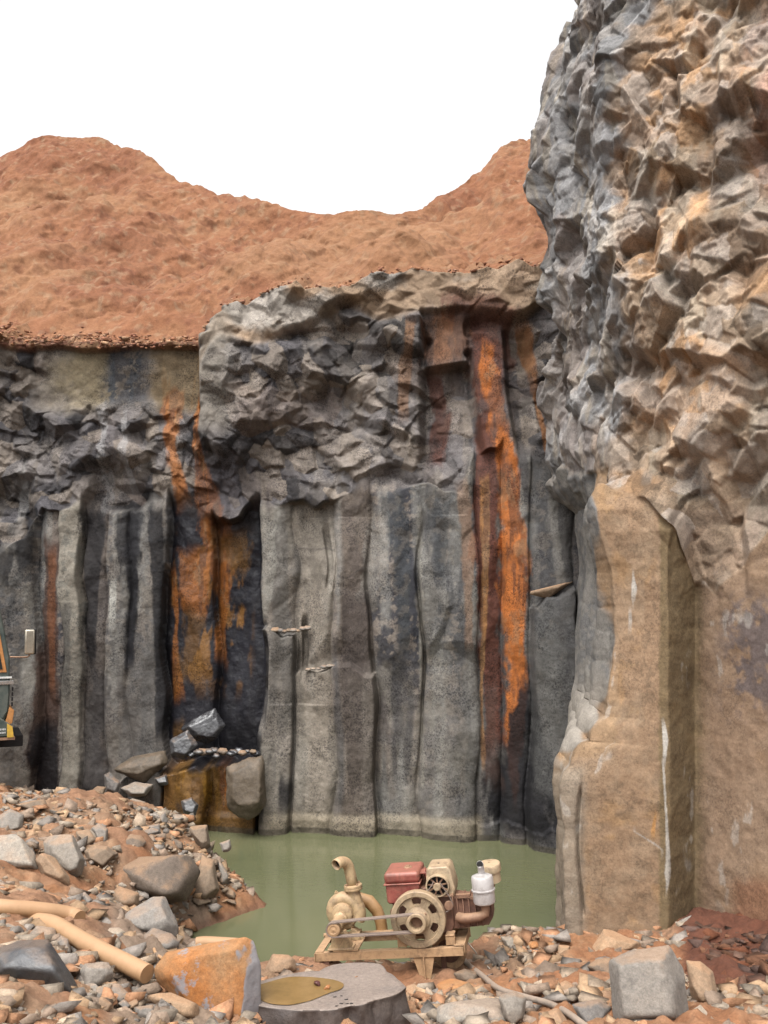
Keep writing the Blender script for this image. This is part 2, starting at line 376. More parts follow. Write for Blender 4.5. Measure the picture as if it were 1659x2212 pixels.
    # crumbly layer under the soil at left
    cr = (1 - ss(425, 440, U)) * (1 - ss(752, 764, V + (vn(X * 3, X * 0, 0, 4) - .5) * 16))
    dd += cr * (.12 + .35 * r3)
    # tidemark foot
    dd += .05 * ss(-4, 14, V - np.interp(U, [0, 640, 1040, 1240], [1725, 1745, 1765, 1780])) * (1 - ss(1020, 1040, U))
    Y = Yb - dd
    P = np.stack([X, Y, Z], -1)
    # ---- colours (only what the rock itself carries)
    nA = fbm(X * 1.1, Z * 1.1, 0, 101, 5); nB = fbm(X * 5, Z * 1.8, 0, 103, 5); nC = fbm(X * 9, Z * 9, 0, 105, 4, .65); nS = fbm(X * 7, Z * .9, 0, 107, 5)
    def cc(*c): return np.array(c)
    base = cc(.315, .265, .225)[None, None] * (1 + 0 * nA[..., None])
    def mix(m, c):
        nonlocal base
        base = base * (1 - m[..., None]) + np.asarray(c) * m[..., None]
    wet = np.zeros_like(U)
    mix(C * (1 - rim), cc(.235, .21, .20))
    mix(C * ss(.42, .6, nA) * .6, cc(.15, .14, .145))
    mix(C * ss(.55, .7, nB) * .45, cc(.34, .29, .24))
    mix(C * (1 - ss(560, 760, U)) * (1 - band) * ss(.35, .6, fbm(X * 1.4, Z * 1.8, 0, 111)) * .7, cc(.09, .085, .095))
    bt = ((i1 - .5) * .5 + (i2 - .5) * .9 + (i3 - .5) * .45)
    base = base * (1 + (C * bt)[..., None])
    mix(C * ss(.6, .75, i2) * .5, cc(.34, .27, .20)); mix(C * ss(.8, .9, i1) * .4, cc(.30, .22, .17))
    # dark lichen mottle on columns
    lich = (1 - C) * ss(.435, .515, nC * .5 + nS * .3 + nA * .2 + .05 * ss(760, 830, U) - .03)
    lz = .9 - .45 * ss(1380, 1560, V) + .1 * ss(800, 900, U) - .35 * ss(570, 600, U) * (1 - ss(735, 790, U))
    mix(lich * np.clip(lz, 0, 1), cc(.062, .062, .072))
    mix((1 - C) * ss(.5, .68, nB) * .4, cc(.38, .34, .28))
    mix((1 - C) * ss(.50, .66, fbm(X * 3.2, Z * .5, 0, 141, 5)) * .75, cc(.085, .08, .08)); mix((1 - C) * ss(.55, .7, fbm(X * 4, Z * .45, 0, 143, 5)) * .45, cc(.42, .40, .36))
    # tone of each column
    for a, b2, c, s in ((180, 232, (.15, .12, .10), .6), (130, 180, (.36, .33, .26), .5), (735, 802, (.15, .115, .09), .65), (0, 76, (.30, .28, .24), .3), (232, 362, (.21, .195, .175), .45), (568, 640, (.33, .30, .25), .3),
                        (1142, 1245, (.13, .125, .12), .6), (640, 722, (.42, .36, .28), .45), (915, 1028, (.22, .21, .19), .35)):
        mix((1 - C) * ss(a - 5, a + 5, Uw) * (1 - ss(b2 - 5, b2 + 5, Uw)) * s, c)
    mix((1 - C) * ss(1250, 1300, V) * (1 - ss(1420, 1480, V)) * ss(735, 745, U) * (1 - ss(795, 805, U)) * .6, cc(.11, .085, .075))
    mix(rim * .9, cc(.46, .32, .21) ); mix(rim * ss(.45, .6, nA) * .8, cc(.42, .39, .35)); base = base * (1 + (rim * (i1 - .5) * .5)[..., None])
    mix(prow * .7, cc(.33, .29, .24))
    # left band: ochre, blue-black, brown
    mix(band, cc(.27, .23, .19)); UB = U + (fbm(X * 1.5, Z * 1.5, 0, 991, 5, .65) - .5) * 110
    mix(band * ss(100, 160, UB) * (1 - ss(215, 260, UB)) * ss(.3, .55, fbm(X * 2, Z * 2, 0, 121)) * .9, cc(.30, .24, .15))
    mix(band * ss(205, 245, UB) * (1 - ss(300, 345, UB)) * ss(.35, .5, nC) * .9, cc(.065, .075, .09))
    mix(band * ss(315, 355, UB) * .7, cc(.22, .15, .07)); mix(band * ss(335, 380, UB) * ss(.45, .62, nS) * .8, cc(.33, .17, .05)); mix(band * ss(.5, .62, nS) * .4, cc(.12, .10, .09))
    mix(cr * .9, cc(.30, .13, .08)); mix(cr * ss(.5, .65, nC) * .6, cc(.42, .27, .15))
    # alcove: black wet rock
    alc = (1 - C) * ss(358, 368, Uw) * (1 - ss(566, 574, Uw)); alc2 = ss(1105, 1160, V)
    mix(alc * .95, cc(.020, .020, .028)); mix(alc * ss(1640, 1650, V) * ss(.4, .6, nB) * .8, cc(.26, .13, .03)); wet = np.maximum(wet, alc * .8); ao_ = alc * ss(1120, 1200, V) * (1 - ss(1430, 1530, V)) * (1 - ss(520, 550, U)); mix(ao_ * ss(.48, .60, fbm(X * 4, Z * 1.3, 0, 161, 5, .6)) * .8, cc(.30, .14, .035))
    def st(lst, nz):
        nonlocal wet
        for m, c, w_ in strokes(U, V, nz, lst):
            mix(m, c)
            wet = np.maximum(wet, m * w_)
    K = (.014, .013, .016); OR = (.44, .155, .035); RB = (.15, .055, .035); OB = (.24, .12, .035); BR = (.10, .055, .04)
    st([([(1160, 105, 26), (1250, 108, 20), (1330, 100, 20), (1400, 102, 26), (1500, 100, 28), (1745, 103, 30)], BR, .9, .5),
        ([(1560, 100, 24), (1745, 104, 28)], K, .9, .6),
        ([(1180, 110, 8), (1320, 108, 10), (1500, 110, 7)], (.24, .085, .03), .6, .3),
        ([(1110, 300, 26), (1250, 290, 16), (1440, 285, 9)], (.055, .055, .06), .9, .3),
        ([(1110, 165, 8), (1400, 140, 5)], (.42, .39, .34), .0, 0),
        ([(1250, 248, 7), (1350, 250, 8)], (.55, .53, .47), .8, 0),
        ([(1100, 590, 26), (1330, 575, 8)], (.40, .38, .33), .5, 0),
        ([(1360, 578, 7), (1560, 576, 6)], K, .8, .2),
        ([(1560, 520, 50), (1640, 540, 46)], K, .9, .7),
        ([(1660, 620, 10), (1730, 620, 9)], K, .6, .2)], nS)
    st([([(840, 380, 16), (880, 375, 20), (960, 372, 14), (1030, 385, 18), (1090, 400, 24)], OR, .8, .2),
        ([(860, 432, 8), (980, 432, 10), (1050, 442, 20), (1110, 455, 32), (1180, 470, 34), (1300, 470, 14), (1420, 470, 11)], OR, .85, .3),
        ([(1150, 500, 40), (1230, 500, 26)], OB, .8, .3),
        ([(1190, 415, 36), (1290, 420, 38), (1330, 420, 28)], OR, .7, .3),
        ([(1230, 372, 8), (1340, 378, 6), (1420, 372, 9), (1500, 385, 12)], OR, .8, .3),
        ([(1320, 415, 26), (1400, 410, 30), (1470, 400, 26)], OB, .5, .5),
        ([(1560, 385, 14), (1600, 380, 8)], OB, .7, .5),
        ([(1645, 380, 16), (1740, 385, 16)], OB, .85, .4),
        ([(1650, 440, 42), (1690, 445, 44), (1730, 460, 30), (1760, 470, 18)], (.42, .21, .035), .9, .3),
        ([(1650, 490, 10), (1740, 498, 9)], OR, .85, .3)], nB)
    # rust falls at right
    st([([(640, 1010, 60), (700, 1030, 70), (780, 1050, 60)], RB, .8, .4),
        ([(690, 965, 48), (790, 960, 48)], (.36, .16, .075), .75, .2),
        ([(800, 935, 18), (900, 955, 20), (1000, 935, 22)], RB, .8, .3),
        ([(700, 885, 12), (900, 870, 12)], (.30, .15, .07), .6, .1),
        ([(700, 1130, 16), (860, 1160, 9), (980, 1184, 9)], (.40, .17, .06), .8, .1),
        ([(720, 1045, 26), (850, 1055, 30), (950, 1065, 36), (1050, 1060, 40), (1150, 1052, 34), (1300, 1056, 30), (1450, 1058, 30), (1620, 1070, 26)], RB, .95, .35),
        ([(740, 1050, 14), (850, 1062, 18), (950, 1090, 26), (1050, 1098, 30), (1150, 1102, 32), (1300, 1110, 30), (1400, 1114, 28), (1500, 1116, 24), (1580, 1110, 20), (1660, 1106, 15), (1745, 1112, 8)], (.60, .185, .04), .95, .15),
        ([(1560, 1115, 8), (1700, 1110, 4)], OR, .7, .2),
        ([(1030, 1048, 10), (1200, 1048, 8), (1500, 1040, 6), (1650, 1044, 5)], (.50, .25, .09), .7, 0),
        ([(1050, 1000, 16), (1200, 1010, 12), (1400, 1010, 10)], (.34, .20, .12), .55, 0),
        ([(1480, 1136, 16), (1600, 1130, 38), (1680, 1105, 80), (1800, 1110, 100)], K, .95, .3),
        ([(1480, 1060, 16), (1600, 1060, 22), (1700, 1070, 25)], BR, .6, .3),
        ([(880, 1120, 10), (990, 1130, 14), (1100, 1140, 10)], (.05, .045, .05), .7, .2),
        ([(1060, 1195, 14), (1130, 1195, 12), (1230, 1205, 12), (1265, 1210, 12)], (.30, .28, .25), .6, 0),
        ([(1290, 1170, 26), (1700, 1185, 40)], (.16, .155, .145), .5, 0)], nB)
    red_ = ss(.10, .22, base[..., 0] - base[..., 2] * 1.0 - .10) 
    mix(red_ * ss(.50, .60, fbm(X * 9, Z * 1.1, 0, 151, 5, .65)) * .6, cc(.10, .05, .035)); mix(red_ * ss(.55, .65, fbm(X * 7, Z * 3, 0, 153, 5, .65)) * .5, cc(.36, .22, .12))
    mix(ss(900, 930, U) * (1 - ss(1180, 1220, U)) * ss(640, 700, V) * (1 - ss(1000, 1080, V)) * ss(.50, .58, fbm(X * 3.5, Z * 1.3, 0, 155, 5)) * .55, cc(.11, .085, .08))
    foot = (1 - C) * ss(-10, 10, V - np.interp(U, [0, 640, 1040, 1240], [1715, 1742, 1762, 1780])) * ss(560, 600, U) * (1 - ss(1030, 1050, U))
    mix(foot * .7, cc(.36, .30, .21))
    mix(ss(-.02, -.0, -(Z - .07)) * .75, cc(.10, .085, .06))
    st([([(1090, 205, 26), (1300, 202, 16), (1450, 200, 9)], K, .85, .3), ([(1080, 62, 24), (1240, 60, 12)], K, .8, .2), ([(1095, 340, 24), (1250, 350, 14), (1600, 356, 12)], K, .9, .3), ([(1100, 285, 30), (1300, 288, 20), (1450, 285, 12)], K, .85, .3), ([(1300, 150, 12), (1500, 146, 10)], (.09, .085, .08), .6, 0),
        ([(1060, 845, 34), (1200, 870, 22), (1400, 872, 10)], (.06, .065, .07), .7, .1), ([(1060, 960, 34), (1120, 940, 24), (1260, 950, 12)], (.07, .075, .08), .6, .1), ([(1280, 770, 30), (1400, 770, 26), (1520, 765, 20), (1700, 765, 12)], (.10, .08, .07), .6, 0),
        ([(1450, 215, 24), (1600, 205, 30), (1740, 215, 28)], (.07, .065, .065), .7, .2), ([(1380, 320, 16), (1500, 300, 30), (1640, 300, 30)], (.12, .115, .11), .5, 0), ([(1090, 425, 60), (1150, 520, 46)], (.06, .05, .055), .5, .3),
        ([(1280, 30, 30), (1400, 40, 26)], (.08, .08, .085), .5, .0), ([(1180, 15, 26), (1260, 10, 20)], K, .8, .1), ([(1560, 1000, 18), (1700, 990, 22)], (.13, .12, .10), .4, 0), ([(980, 480, 60), (1100, 520, 70)], (.08, .07, .08), .5, .2),
        ([(1670, 620, 12), (1740, 618, 13)], K, .7, .2), ([(1640, 560, 16), (1745, 565, 12)], K, .8, .3)], nS)
    # transverse cracks and joints between columns
    for vv, a_, b_ in ((1190, 640, 722), (1235, 722, 800), (1550, 130, 180), (1390, 802, 915), (1620, 568, 638), (1475, 1142, 1240), (1300, 180, 232)):
        mk = np.exp(-((V - vv - (fbm(X * 5, Z * 0, 0, 57) - .5) * 40) / 2.2) ** 2) * ss(a_, a_ + 5, Uw) * (1 - ss(b_ - 5, b_, Uw)) * (1 - C)
        mix(mk * .55, cc(.07, .06, .055))
    # pale dribbles in the shattered zone at left
    st([([(880, 225, 10), (960, 230, 9), (1090, 232, 12)], (.45, .43, .42), .65, 0), ([(900, 275, 6), (1000, 280, 8), (1060, 290, 8)], (.45, .43, .42), .6, 0), ([(1000, 45, 10), (1150, 30, 14)], (.40, .38, .36), .5, 0),
        ([(1100, 905, 7), (1700, 912, 4)], (.42, .39, .33), .5, 0), ([(1120, 820, 22), (1280, 800, 26)], (.38, .35, .31), .5, 0)], nC)
    base *= (1 + (nC[..., None] - .5) * .7)
    base = np.clip(base, .008, .8)
    # cap going back under the soil
    cap = []; capc = []
    for j in range(1, nb):
        yy = Y[-1] + j * .05; zz = Z[-1] + .02 * j + (fbm(x * 4, yy * 4, 0, 131) - .5) * .12 - .04
        cap.append(np.stack([x, yy, zz], -1)); capc.append(np.tile(cc(.36, .18, .09), (nx, 1)))
    P = np.concatenate([P, np.array(cap)]); cl = np.concatenate([base, np.array(capc)])
    wt = np.concatenate([wet, np.zeros((nb - 1, nx))])
    o = grid_obj('cliff', P, M_CLIFF, np.concatenate([cl, wt[..., None]], -1))
    return tag(o, 'grey basalt cliff with broken upper rock, smooth columns and rust streaks behind the pool', kind='structure'), (x, Y[-1], Z[-1])
far, FTOP = build_far()

# ------------------------------------------------------------------ right cliff
def build_right():
    nz_, ns = 820, 560
    z = np.linspace(-.4, 10.6, nz_)
    v10 = proj(0, 10.0, z)[1]
    fi = lambda pts, k=1: pl(v10, sorted(pts), k)
    S0 = [(-500, 1290), (0, 1188), (70, 1160), (150, 1142), (210, 1145), (290, 1174), (350, 1186), (450, 1188), (540, 1205), (650, 1196), (750, 1168), (900, 1170), (990, 1205), (1050, 1264), (1200, 1264), (1400, 1247), (1550, 1238), (1640, 1236), (1700, 1238), (2100, 1236)]
    SY = [(-500, 12.0), (560, 12.4), (660, 13.1), (750, 13.6), (1050, 13.6), (2100, 13.9)]
    E0 = [(-500, 1330), (0, 1300), (300, 1300), (600, 1310), (800, 1330), (1000, 1312), (1080, 1284), (1200, 1302), (1380, 1322), (1500, 1316), (1545, 1308), (1560, 1286), (1598, 1276), (1606, 1250), (1650, 1232), (1662, 1219), (1850, 1221), (2100, 1227)]
    EY = [(-500, 10.5), (800, 10.7), (1000, 10.5), (1100, 10.0), (1550, 9.85), (1668, 9.75), (2100, 9.7)]
    def kn(u, Y, wob=0):
        u = np.zeros(nz_) + u + wob * (fbm(z * 3, z * 0, 0, 217, 4) - .5); Y = np.zeros(nz_) + Y
        dep = Y * np.cos(TH) + (z - CZ) * np.sin(TH)
        return np.stack([(u - 829.5) / F * dep, Y, z], -1)
    kts = [np.stack([np.full(nz_, 3.6), np.full(nz_, 16.5), z], -1), kn(fi(S0), fi(SY)), kn(fi(E0), fi(EY), 22),
           kn(fi([(-500, 1450), (1000, 1445), (2100, 1445)]), fi([(-500, 9.9), (950, 10.0), (1150, 9.6), (2100, 9.5)])),
           kn(1503, fi([(-500, 9.65), (1000, 9.75), (1300, 9.95), (2100, 9.9)])), kn(1659, fi([(-500, 9.0), (2100, 9.15)])), kn(2150, 8.0)]
    L = [.12, .30, .25, .09, .14, .22]; cs = np.concatenate([[0], np.cumsum(L)]); cs /= cs[-1]
    s = np.linspace(0, 1, ns)
    # uneven sampling: keep density on what shows
    P = np.zeros((nz_, ns, 3))
    for i in range(6):
        m = (s >= cs[i]) & (s <= cs[i + 1]); tt = (s[m] - cs[i]) / (cs[i + 1] - cs[i])
        P[:, m] = kts[i][:, None] * (1 - tt)[None, :, None] + kts[i + 1][:, None] * tt[None, :, None]
    sv = sum(L) * s  # smooth corners a little
    for _ in range(5):
        P[:, 1:-1] = P[:, 1:-1] * .5 + .25 * (P[:, 2:] + P[:, :-2])
    du = np.gradient(P, axis=1); dv = np.gradient(P, axis=0)
    N = np.cross(dv, du)
    for _ in range(160):
        N[:, 1:-1] = N[:, 1:-1] * .5 + .25 * (N[:, 2:] + N[:, :-2])
    N /= np.linalg.norm(N, axis=-1, keepdims=True) + 1e-9
    if N[nz_ // 2, int(ns * .8), 1] > 0: N = -N
    seg = np.linalg.norm(np.diff(P[nz_ // 2], axis=0), axis=-1); arc = np.concatenate([[0], np.cumsum(seg)])
    A = np.tile(arc, (nz_, 1)); Z = P[..., 2]
    U, V = proj(P[..., 0], P[..., 1], Z)
    VBR = [(1100, 1010), (1240, 1010), (1290, 1040), (1340, 1050), (1400, 1085), (1465, 1165), (1500, 1270), (1545, 1285), (1590, 1235), (1660, 1140), (2200, 1100)]
    vb = pl(U, VBR) + (fbm(A * 2, Z * 1, 0, 221, 3) - .5) * 50
    vb = np.where(P[..., 1] > 10.6, 1015 + (fbm(A * 2, Z * 2, 0, 4) - .5) * 60, vb)
    C = 1 - ss(-6, 10, V - vb)
    wp = .14 * (fbm(A * 1.8, Z * 1.8, 0, 261, 3) - .5)
    pa = A - .35 * Z + wp; pz = Z + .2 * A - wp
    W3 = P + .05 * (np.stack([fbm(A * 2, Z * 2, 0, 262, 3), fbm(A * 2, Z * 2, 5, 263, 3), fbm(A * 2, Z * 2, 9, 264, 3)], -1) - .5)
    r1, i1 = relief3(W3, .58, 33, 7, 1.0, 3.0, .5, True); r2, i2 = relief3(W3, .29, 34, 7, .9, 2.8, .5, True); r3, i3 = relief3(W3, .15, 35, 6, .8, 2.4, .5, True); r4 = relief(pa + .3 * wp, pz, .06, 36, 4, .5, 1.5, .6, .7)
    am = .75 + .5 * fbm(A * .7, Z * .7, 0, 9, 2)
    ch = r1 * 1.0 * am + r2 * (.5 + .35 * ss(350, 750, V)) + r3 * .55 * ss(.35, .6, fbm(A * 1.1, Z * 1.1, 0, 275)) + r4 * .12 + (fbm(A * .8, Z * .6, 0, 271, 3) - .5) * .5 + (fbm(A * 14, Z * 14, 0, 272, 3) - .5) * .025
    ch += -ch[C > .5].mean() + .03 - .08 * (1 - ss(0, 260, vb - V)) * ss(1440, 1500, U) - .10 * (1 - ss(0, 160, vb - V)) * (1 - ss(1380, 1440, U))
    ch = ch * (.4 + .6 * ss(0, 200, vb - V))
    # smooth zone
    d = (fbm(A * .9, Z * .6, 0, 281, 4) - .5) * .14 + (fbm(A * 9, Z * 9, 0, 282, 4) - .5) * .016
    d += .10 * r1 * (1 - ss(0, 350, V - vb)) + .12 * r2 * (1 - ss(0, 160, V - vb))
    # crack + little spur at the lower left of the pillar
    sdm = (P[..., 1] > 9.95) * 1.0
    d += sdm * (.015 * (r2 - r2.mean()) + (fbm(P[..., 1] * 1.8, Z * .35, 0, 288, 3) - .5) * .5 * ss(9.95, 10.3, P[..., 1]))
    d += (1 - sdm) * ((r2 - r2.mean()) * .03 + (r3 - r3.mean()) * .06) * ss(1275, 1310, U)
    ck = np.exp(-((U - (1256 + 8 * np.sin(V * .013))) / 3.0) ** 2) * ss(1690, 1720, V) * (1 - ss(1960, 1990, V)) * (P[..., 1] < 10.2)
    d -= .07 * ck
    d += .03 * (1 - ss(1250, 1262, U)) * ss(1660, 1690, V) * (P[..., 1] < 10.2)
    dd = ch * C + d * (1 - C)
    sw = ss(10.7, 11.6, P[..., 1])[..., None]; ch = ch * (1 - .3 * sw[..., 0]); dd = ch * C + d * (1 - C)
    Dv = np.array((-.55, -.83, .08)) * (1 - sw) + np.array((-.85, -.5, .1)) * sw; Nc = N * (1 - C[..., None]) + Dv * C[..., None]
    Q = P + Nc * dd[..., None]
    nA = fbm(A * 1.1, Z * 1.1, 0, 301, 5); nB = fbm(A * 5, Z * 1.8, 0, 303, 5); nC = fbm(A * 9, Z * 9, 0, 305, 4, .65); nD = fbm(A * 3, Z * 3, 0, 306, 4)
    base = np.zeros(P.shape) + np.array((.36, .235, .145))
    def mix(m, c):
        nonlocal base
        base = base * (1 - m[..., None]) + np.asarray(c) * m[..., None]
    mix(C, (.355, .26, .18))
    ul = np.interp(V, [0, 300, 600, 900, 1050], [1400, 1330, 1335, 1330, 1300])
    gz = 1 - ss(-30, 40, U - ul + (nD - .5) * 160)
    mix(C * gz, (.27, .262, .258))
    mix(C * ss(.45, .6, nA) * .65 * (1 - gz), (.48, .27, .13)); mix(C * ss(.5, .65, nD) * .5, (.34, .30, .26))
    mix(C * ss(.58, .68, nB) * .5, (.45, .38, .29)); mix(C * ss(.56, .66, fbm(A * .9, Z * 1.2, 0, 311)) * .4, (.22, .15, .11))
    mix(C * ss(.44, .6, fbm(A * 1.2, Z * .6, 0, 312)) * ss(1500, 1600, U) * (1 - ss(300, 500, V)) * .7, (.45, .20, .11))
    base = base * (1 + (C * ((i1 - .5) * .45 + (i2 - .5) * .6 + (i3 - .5) * .3))[..., None])
    mix(C * ss(.6, .7, i2) * .45, (.30, .28, .26)); mix(C * ss(.3, .2, i1) * .0, (.3, .3, .3))
    s_ = 1 - C
    mix(s_ * ss(.5, .62, nD) * .35, (.45, .26, .11)); mix(s_ * ss(.54, .64, nC) * .5, (.18, .125, .08))
    mix(s_ * ss(.45, .6, nB) * .3, (.42, .31, .21))
    # side face, grey
    side = s_ * (1 - ss(-2, 4, U - pl(V, [(900, 1290), (1080, 1284), (1200, 1302), (1380, 1322), (1500, 1314), (1560, 1290), (1640, 1226), (1700, 1207)])) )
    mix(side * .9, (.27, .26, .24)); mix(side * ss(.45, .6, nC) * .6, (.12, .12, .125)); mix(side * ss(1440, 1520, V) * .8, (.42, .37, .31))
    mix(s_ * (1 - ss(1250, 1275, U + (nC - .5) * 30)) * ss(1640, 1680, V) * .7, (.33, .28, .22))
    # olive-brown recess and mottled right part
    rec = s_ * ss(1420, 1428, U + (nC - .5) * 10) * (1 - ss(1500, 1530, U + (nC - .5) * 40))
    mix(rec * .8, (.20, .145, .075)); 
    mix(s_ * ss(1500, 1530, U) * .5, (.36, .245, .17))
    mix(s_ * ss(1520, 1600, U) * ss(.42, .56, nC * .6 + nD * .4) * ss(1250, 1330, V) * (1 - ss(1480, 1600, V)) * .75, (.12, .105, .115))
    mix(s_ * ss(1560, 1600, U) * ss(1880, 1920, V) * ss(.4, .6, nD) * .6, (.30, .13, .07))
    def st(lst, nz):
        for m, c, w_ in strokes(U, V, nz, lst): mix(m * (P[..., 1] < 10.5), c)
    W = (.62, .58, .52)
    st([([(1245, 1366, 3), (1270, 1367, 8), (1295, 1365, 5), (1300, 1364, 2)], W, .9, 0), ([(1325, 1358, 4), (1350, 1358, 5)], W, .8, 0), ([(1555, 1432, 3), (1600, 1437, 5), (1640, 1434, 3)], W, .9, 0),
        ([(1640, 1431, 2.5), (1750, 1437, 2.5), (1800, 1440, 3), (1840, 1441, 5), (1890, 1443, 6), (1925, 1440, 3)], W, .7, 0), ([(1760, 1416, 3), (1800, 1410, 5)], (.55, .26, .07), .7, 0), ([(1795, 1370, 3), (1820, 1410, 4), (1835, 1430, 3)], W, .6, 0)], nB * .6 + .2)
    mix(s_ * .5 * ss(.60, .66, nB) * ss(1300, 1340, V) * (1 - ss(1900, 2000, V)) * ss(.6, .66, fbm(A * 12, Z * 5, 0, 330)) * .7, W)
    base *= (1 + (nC[..., None] - .5) * .55)
    base = base * (1.10 + .28 * C[..., None])
    base = np.clip(base, .02, .95)
    o = grid_obj('buttress_cliff', Q, M_CLIFF2, np.concatenate([base, np.zeros(base.shape[:2] + (1,))], -1), flip=True)
    return tag(o, 'tan and grey rock buttress with broken overhanging top at right', kind='structure')
right = build_right()

# ------------------------------------------------------------------ soil hill
def build_hill():
    nu, n1, n2 = 900, 420, 40
    u = np.linspace(-380, 1560, nu)
    cre = [(-400, 420), (0, 337), (60, 315), (110, 296), (150, 303), (190, 296), (225, 294), (250, 312), (300, 322), (330, 345), (365, 375), (400, 400), (450, 415), (510, 428), (575, 430), (640, 446), (700, 458), (760, 456), (840, 463), (885, 459), (950, 425), (1010, 392), (1045, 370), (1075, 314), (1140, 289), (1300, 230), (1560, 200)]
    cy = [(-400, 24), (225, 25), (400, 22.5), (570, 20.5), (700, 19), (885, 19), (1040, 21.5), (1140, 23), (1560, 25)]
    vc = pl(u, cre); Yc = pl(u, cy)
    xf = (u - 829.5) / F * 15.6
    yf = np.interp(xf, FTOP[0], FTOP[1]); zf = np.interp(xf, FTOP[0], FTOP[2])
    k = np.ones(60) / 60; pad = lambda a: np.convolve(np.pad(a, 30, 'edge'), k, 'same')[30:-30]
    yf = np.maximum(pad(yf), yf) + .30; zf = zf + .02
    zf2 = np.minimum(zf, pad(zf)) - .02
    def sm(a, w_):
        k_ = np.hanning(w_ + 2)[1:-1]; k_ /= k_.sum(); return np.convolve(np.pad(a, w_ // 2, 'edge'), k_, 'same')[w_ // 2:len(a) + w_ // 2]
    ys_, zs_ = sm(yf, 220), sm(zf2, 220); vc = sm(vc, 24); Yc = sm(Yc, 160)
    P = np.zeros((n1 + n2, nu, 3))
    for i in range(nu):
        c = at(u[i], vc[i], Yc[i]); a = np.array((xf[i] * ys_[i] / 15.6, ys_[i], zs_[i])); da = np.array((0, yf[i] - ys_[i], zf2[i] - zs_[i]))
        t = np.linspace(0, 1, n1)[:, None]
        seg = a + (np.array(c) - a) * t + da * np.exp(-(t / .035))
        seg[:, 2] += -.35 * np.sin(t[:, 0] * math.pi) + .25 * np.sin(t[:, 0] * 2 * math.pi) * ss(0, .2, t[:, 0])
        P[:n1, i] = seg
        b2 = np.linspace(0.02, 1, n2)[:, None]
        P[n1:, i] = np.array(c) + b2 * np.array((0, 12, -4.0))
    X, Y, Z = P[..., 0], P[..., 1], P[..., 2]
    T = np.concatenate([np.linspace(0, 1, n1), np.ones(n2)])[:, None]
    g1 = fbm(X * .45, Y * .45, Z * .45, 401, 5); dgl = X * .8 - Z * .9
    g2 = fbm(dgl * 1.2, Y * .35, 0, 403, 4); g3 = fbm(X * 4, Y * 4, Z * 4, 405, 5, .6)
    ridg = 1 - np.abs(2 * fbm(X * .8 + Z * .5, Y * .5, Z * .2, 407, 4) - 1)
    fade = ss(0, .10, T) * (1 - .75 * ss(.85, 1, T))
    P[..., 2] += ((g1 - .5) * 1.5 + (g2 - .5) * .7 + (ridg - .8) * .5) * fade + (g3 - .5) * .14 * (.3 + .7 * ss(0, .05, T)) + relief(X + .3 * Z, Y + Z, .35, 409, 4, .4, 1.2, .4, .8) * .03 * (.2 + .8 * ss(0, .05, T))
    dg = fbm((X * .75 + Z) * 1.6, (X - Z * .7) * .25, 0, 431, 4); dg2 = fbm((X * -.8 + Z) * 1.9, (X + Z * .7) * .3, 0, 433, 4)
    P[..., 2] += (np.abs(dg - .5) * .35 * ss(.45, .55, g1) + np.abs(dg2 - .5) * .3 * ss(.55, .45, g1)) * fade
    P[..., 1] -= (fbm(X * 2, Z * 2, 0, 411, 4) - .5) * .35 * ss(0, .1, T)
    n = fbm(X * 1.2, Y * 1.2, Z * 1.2, 421, 5); n2_ = fbm(X * .5 + Z * .3, Z * .9, 0, 423, 4)
    c = np.zeros(P.shape) + np.array((.37, .165, .085))
    mx = lambda m, k: c * (1 - m[..., None]) + np.array(k) * m[..., None]
    c = mx(ss(.42, .62, n) * .6, (.40, .20, .105)); c = mx(ss(.5, .65, n2_) * .5, (.27, .105, .058))
    c = mx(ss(.60, .68, fbm(X * 7, Y * 7, Z * 7, 425, 3)) * .5, (.44, .29, .18)); c = mx(ss(.58, .66, fbm(X * 6, Y * 6, Z * 6, 427, 4)) * .45, (.22, .085, .05)); c = mx(ss(.5, .7, fbm(X * .25, Y * .2, Z * .5, 429, 4)) * .6, (.43, .235, .125))
    o = grid_obj('hill', P, M_SOIL, np.concatenate([c, np.zeros(c.shape[:2] + (1,))], -1))
    return tag(o, 'steep red soil heap rising above the cliff top', kind='structure')
hill = build_hill()

# ------------------------------------------------------------------ ground
GC = [(at(*p)) for p in (
 (-300, 2212, 5.2), (0, 2212, 5.6), (0, 2080, 6.8), (0, 1980, 7.9), (0, 1870, 9.3), (0, 1790, 10.4), (0, 1722, 11.6), (-300, 1722, 11.6), (-700, 1700, 12),
 (150, 2212, 5.9), (150, 2060, 7.2), (150, 1960, 8.5), (150, 1800, 10.6), (170, 1722, 11.9),
 (280, 2212, 6.2), (260, 2080, 7.5), (220, 1960, 9.0), (280, 1850, 10.4), (290, 1760, 11.9), (260, 1738, 12.4),
 (430, 2212, 6.5), (420, 2070, 8.2), (400, 2030, 9.2), (430, 1820, 11.6), (400, 1765, 12.8), (350, 1900, 10.5), (420, 1870, 11.0),
 (600, 2212, 6.9), (620, 2100, 8.6), (780, 2212, 6.9), (800, 2125, 8.5), (690, 2092, 8.9), (920, 2135, 8.5), (1000, 2110, 8.75), (1000, 2085, 9.2), (850, 2090, 9.2),
 (960, 2212, 6.9), (1100, 2212, 6.7), (1100, 2100, 8.6), (1080, 2015, 9.6), (1180, 2020, 9.6), (1150, 2060, 9.0),
 (1300, 2212, 6.6), (1300, 2120, 7.9), (1300, 2050, 9.2), (1440, 2212, 6.7), (1450, 2080, 8.8), (1530, 1985, 9.75), (1500, 2100, 8.4), (1600, 2020, 9.2), (1659, 2030, 8.9), (1659, 2120, 7.7), (1659, 2212, 6.6), (1850, 2040, 8.4), (1850, 2212, 6.3))]
